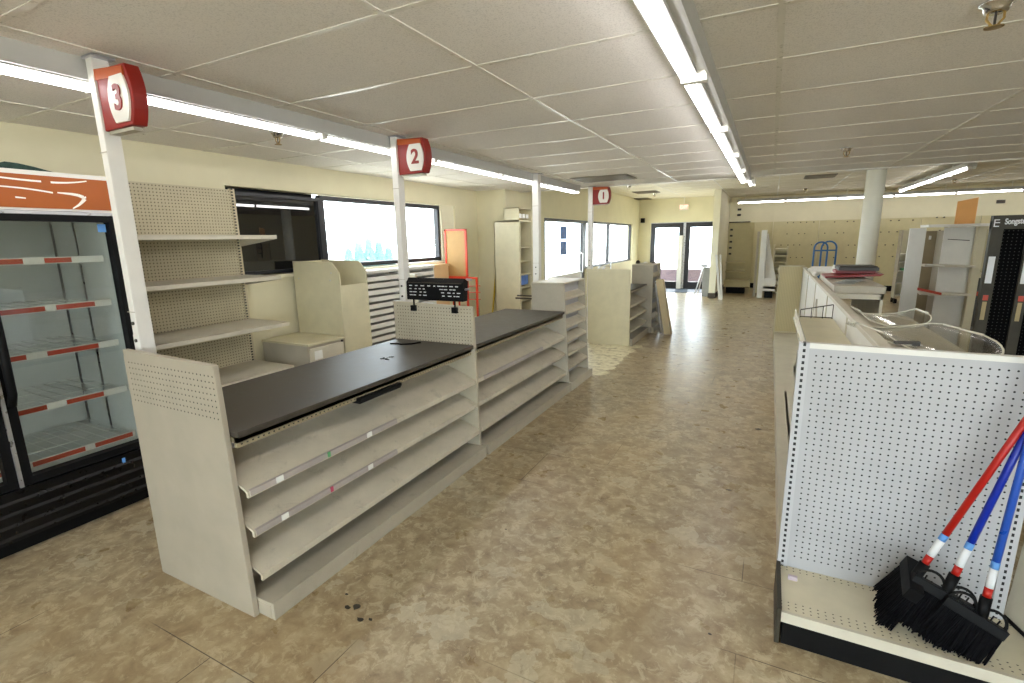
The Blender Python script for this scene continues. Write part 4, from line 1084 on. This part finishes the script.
lr = thing('slatted_rack', 'narrow almond rack of stacked trays behind the ribbed panel', 'rack', (.26, 15.5, 0))
spart(box(.08, .12, 15.4, 15.7, 0, 1.32), 'side_panel', 'cream_warm', lr)
spart(box(.40, .43, 15.4, 15.7, 0, 1.27), 'side_panel', 'cream_warm', lr)
spart(box(.12, .40, 15.68, 15.7, 0, 1.27), 'back_panel', 'wallpanel', lr)
for k in range(7): spart(MB().prism([(15.4, .15+.17*k), (15.68, .2+.17*k), (15.68, .215+.17*k), (15.4, .19+.17*k)], 'X', .12, .40), 'tray', 'cream_warm', lr)

# ------------------------------------------------------------------ shelf cart, tall units, black racks
ct = thing('shelf_cart', 'almond shelf cart on black casters by the tan back wall', 'cart', (2.75, 14.2, 0))
spart(MB().box(2.6, 2.9, 14.3, 14.32, .12, 1.64), 'back_panel', 'cream_warm', ct)
spart(MB().box(2.58, 2.60, 14.0, 14.32, .12, 1.64), 'side_panel', 'taupe', ct); spart(MB().box(2.90, 2.92, 14.0, 14.32, .12, 1.64), 'side_panel', 'taupe', ct)
for z in (.2, .47, .75, .95, 1.12): spart(MB().box(2.6, 2.9, 13.95, 14.3, z-.03, z), 'shelf', 'cream', ct)
for x in (2.62, 2.88):
    for y in (14.03, 14.28): spart(MB().tube([(x-.03, y, .055), (x+.03, y, .055)], .055, 12), 'caster', 'black', ct)
solo(MB().box(2.66, 2.86, 13.98, 14.15, .752, .80), 'green_package', 'tag_green', 'flat green package on a shelf of the almond cart', 'package')

def tall_unit():
    y = 6.5
    t = thing('tall_shelf_unit', 'tall white shelf unit with three projecting shelves and an open back bay', 'shelving', (1.6, y, 0))
    spart(MB().box(1.26, 1.395, y, y+.03, 0, 1.63), 'end_panel', 'white_enamel', t, bevel=.003)
    spart(MB().box(1.395, 1.55, y+.30, y+.32, .1, 1.60), 'recess_panel', 'shaded_tan', t)
    spart(MB().box(1.55, 1.79, y+.05, y+.07, .1, 1.63), 'back_panel', 'white_enamel', t)
    spart(MB().box(1.55, 1.57, y+.07, y+.32, .1, 1.6), 'inner_panel', 'taupe', t)
    spart(MB().box(1.79, 1.855, y-.02, y+.34, 0, 1.655), 'stile', 'cream_warm', t, bevel=.003)
    spart(MB().box(1.36, 1.86, y-.22, y+.10, 1.635, 1.66), 'top_shelf', 'white_enamel', t)
    for z, x0 in ((1.27, 1.40), (.99, 1.33)):
        s = spart(MB().prism([(1.395, z), (1.79, z-.01), (1.79, z-.03), (1.395, z-.022)], 'Y', y-.12, y+.05), 'shelf', 'cream', t)
        if z < 1.1:
            spart(MB().obox((1.44, y-.215, z+.02), (.095, -.01, -.022), (0, .006, 0), (0, 0, .013)), 'red_edge_strip', 'strip_red', s)
            s2 = spart(MB().box(1.38, 1.6, y-.2, y-.12, z-.02, z-.006), 'shelf_front', 'cream', s)
        else: spart(MB().obox((1.47, y-.16, z-.005), (.065, -.01, -.008), (0, .03, 0), (0, 0, .004)), 'loose_bracket', 'white_enamel', s)
    r = MB(); r.tube([(1.58, y+.03, 1.515), (1.75, y+.03, 1.50)], .004, 6)
    spart(r, 'hanging_rod', 'dark', t)
    for x, z in ((1.43, 1.55), (1.495, 1.53)): spart(MB().box(x-.008, x+.008, y+.28, y+.30, z-.02, z+.02), 'clip', 'white_soft', t)
    spart(MB().box(1.40, 1.79, y-.10, y+.3, .10, .14).box(1.40, 1.79, y-.10, y-.08, 0, .1), 'base_deck', 'black', t)
M['shaded_tan'] = paint('shaded_tan_board', (150, 134, 104), .6, .06)  # tan darkened to carry the shade inside the open bay
tall_unit()
solo(MB().add([(1.975, 8.0, 1.66), (2.165, 8.0, 1.66), (2.165, 8.0, 1.985), (1.975, 8.0, 1.945), (1.975, 8.006, 1.66), (2.165, 8.006, 1.66), (2.165, 8.006, 1.985), (1.975, 8.006, 1.945)],
     [(0, 1, 2, 3), (4, 7, 6, 5), (0, 4, 5, 1), (1, 5, 6, 2), (2, 6, 7, 3), (3, 7, 4, 0)]).box(2.0, 2.006, 7.99, 8.0, 1.64, 1.70).box(2.14, 2.146, 7.99, 8.0, 1.64, 1.71), 'orange_card', 'orange_board', 'plain orange card standing upright above the tall white shelf unit', 'card')
bk = thing('backing_rack', 'tall tan grooved rack behind the tall white shelf unit', 'rack', (2.1, 8.1, 0))
spart(box(1.95, 2.42, 8.05, 8.08, .0, 1.655), 'grooved_panel', 'rack_grid', bk)
spart(MB().box(1.94, 2.43, 8.0, 8.09, 1.61, 1.655), 'top_rail', 'cream_warm', bk)
hk = MB()
for x, z in ((2.21, 1.62), (2.21, 1.5), (2.22, 1.38)): hk.tube([(x, 7.95, z), (x, 8.05, z)], .012, 6); hk.box(x-.004, x+.004, 8.03, 8.05, z-.12, z)
spart(hk, 'peg_hook', 'dark', bk)
spart(MB().box(2.14, 2.36, 7.7, 8.05, 1.05, 1.09), 'shelf', 'cream_warm', bk)
spart(MB().box(2.14, 2.36, 7.7, 8.05, .4, .43).box(2.14, 2.36, 7.98, 8.05, .43, 1.05), 'lower_case', 'dark', bk)
spart(MB().box(2.17, 2.30, 7.69, 7.70, .84, .89), 'red_tag', 'strip_red', bk)

def black_rack():
    y = 5.0
    t = thing('pegboard_rack', 'tall black pegboard rack framed in weathered steel with stickers', 'rack', (1.7, y, 0))
    lean = .0
    for xa, xb in ((1.455, 1.525), (1.655, 1.72), (1.95, 2.0)):
        st = spart(MB().box(xa, xb, y, y+.05, 0, 1.665), 'stile', 'metal_grey', t, bevel=.003)
        if xa < 1.9:
            spart(MB().box(xa+.012, xa+.05, y-.003, y, 1.20, 1.40), 'white_sticker', 'sticker_white', st)
            spart(MB().box(xa+.02, xa+.045, y-.003, y, .92, 1.06), 'tan_sticker', 'tag_sand', st)
            spart(MB().box(xa+.018, xa+.048, y-.003, y, 1.07, 1.11), 'red_sticker', 'strip_red', st)
    spart(MB().box(1.455, 2.0, y-.004, y+.05, 1.60, 1.70), 'header_board', 'metal_grey', t)
    p = [(1.525, 1.655), (1.72, 1.95)]
    for xa, xb in p: spart(MB().box(xa, xb, y+.018, y+.03, .1, 1.60), 'pegboard_panel', 'peg_black', t)
    spart(MB().box(1.455, 2.0, y, y+.35, 0, .1), 'base_box', 'black', t)
    text_mesh('Songster', .058, (1.585, y-.006, 1.655), (1, 0, .03), (0, 0, 1), .002, 'header_lettering', 'sticker_white', t, bold=.0012, sx=.62)
    spart(MB().box(1.462, 1.492, y-.007, y-.004, 1.665, 1.672).box(1.462, 1.495, y-.007, y-.004, 1.645, 1.652).box(1.462, 1.492, y-.007, y-.004, 1.618, 1.625).box(1.462, 1.468, y-.007, y-.004, 1.618, 1.672), 'header_emblem', 'sticker_white', t)
M['tag_sand'] = paint('sand_sticker', (170, 152, 110), .6, .1)
black_rack()

# ------------------------------------------------------------------ floor marks
sc_ = MB()
for (x, y, s) in ((-1.52, 1.38, .018), (-1.55, 1.36, .012), (-1.45, 1.33, .012), (-1.41, 1.35, .008), (-1.62, 1.42, .006), (-1.2, 2.2, .005), (-.1, 1.9, .006), (-.12, 3.2, .01), (.02, 4.4, .02)):
    n = 9; r0 = random.Random(int(x*999)); sc_.prism([(x+s*r0.uniform(.6, 1.3)*1.4*math.cos(2*PI*k/n), y+s*r0.uniform(.5, 1.2)*math.sin(2*PI*k/n)) for k in range(n)], 'Z', .0, .0015)
o = solo(sc_, 'floor_dirt', 'dark', 'scattered dark dirt specks on the vinyl floor of the aisle', 'dirt'); o['kind'] = 'stuff'

# ------------------------------------------------------------------ world, camera, view
wd = bpy.data.worlds.new('sky'); scene.world = wd; wd.use_nodes = True
nt = wd.node_tree; nt.nodes.clear()
bg = nt.nodes.new('ShaderNodeBackground'); ou = nt.nodes.new('ShaderNodeOutputWorld')
bg.inputs[0].default_value = (.84, .93, 1, 1); bg.inputs[1].default_value = 5.0
nt.links.new(bg.outputs[0], ou.inputs[0])

sl = bpy.data.lights.new('sun', 'SUN'); sl.energy = 7; sl.angle = .02; sl.color = (1, .96, .9)
so_ = bpy.data.objects.new('sun', sl); C.objects.link(so_); so_.location = (-8, 40, 30)
so_.rotation_euler = Vector((.13, -1, -.72)).to_track_quat('-Z', 'Y').to_euler()
F, YAW, PIT, ROL = 494.842766, -.477891567, .202980679, .01845092
cy, sy, cp, sp, cr, sr = math.cos(YAW), math.sin(YAW), math.cos(PIT), math.sin(PIT), math.cos(ROL), math.sin(ROL)
fwd = Vector((sy*cp, cy*cp, -sp)); right = Vector((cy, -sy, 0)); down = fwd.cross(right)
r_ = cr*right+sr*down; d_ = -sr*right+cr*down
cam = bpy.data.cameras.new('camera'); co = bpy.data.objects.new('camera', cam); C.objects.link(co)
cam.sensor_width = 36; cam.lens = 36*F/1024; cam.clip_start = .05; cam.clip_end = 300
mw = Matrix.Identity(4)
for i in range(3): mw[i][0] = r_[i]; mw[i][1] = -d_[i]; mw[i][2] = -fwd[i]
mw.translation = Vector((0, 0, 1.59)); co.matrix_world = mw
scene.camera = co
vs = scene.view_settings; vs.view_transform = 'Standard'; vs.look = 'None'; vs.gamma = 1; vs.use_curve_mapping = False; vs.exposure = 1.22
try:
    scene.cycles.use_denoising = True; scene.cycles.max_bounces = 10; scene.cycles.diffuse_bounces = 5; scene.cycles.transparent_max_bounces = 12
    scene.cycles.sample_clamp_indirect = 8
except Exception: pass
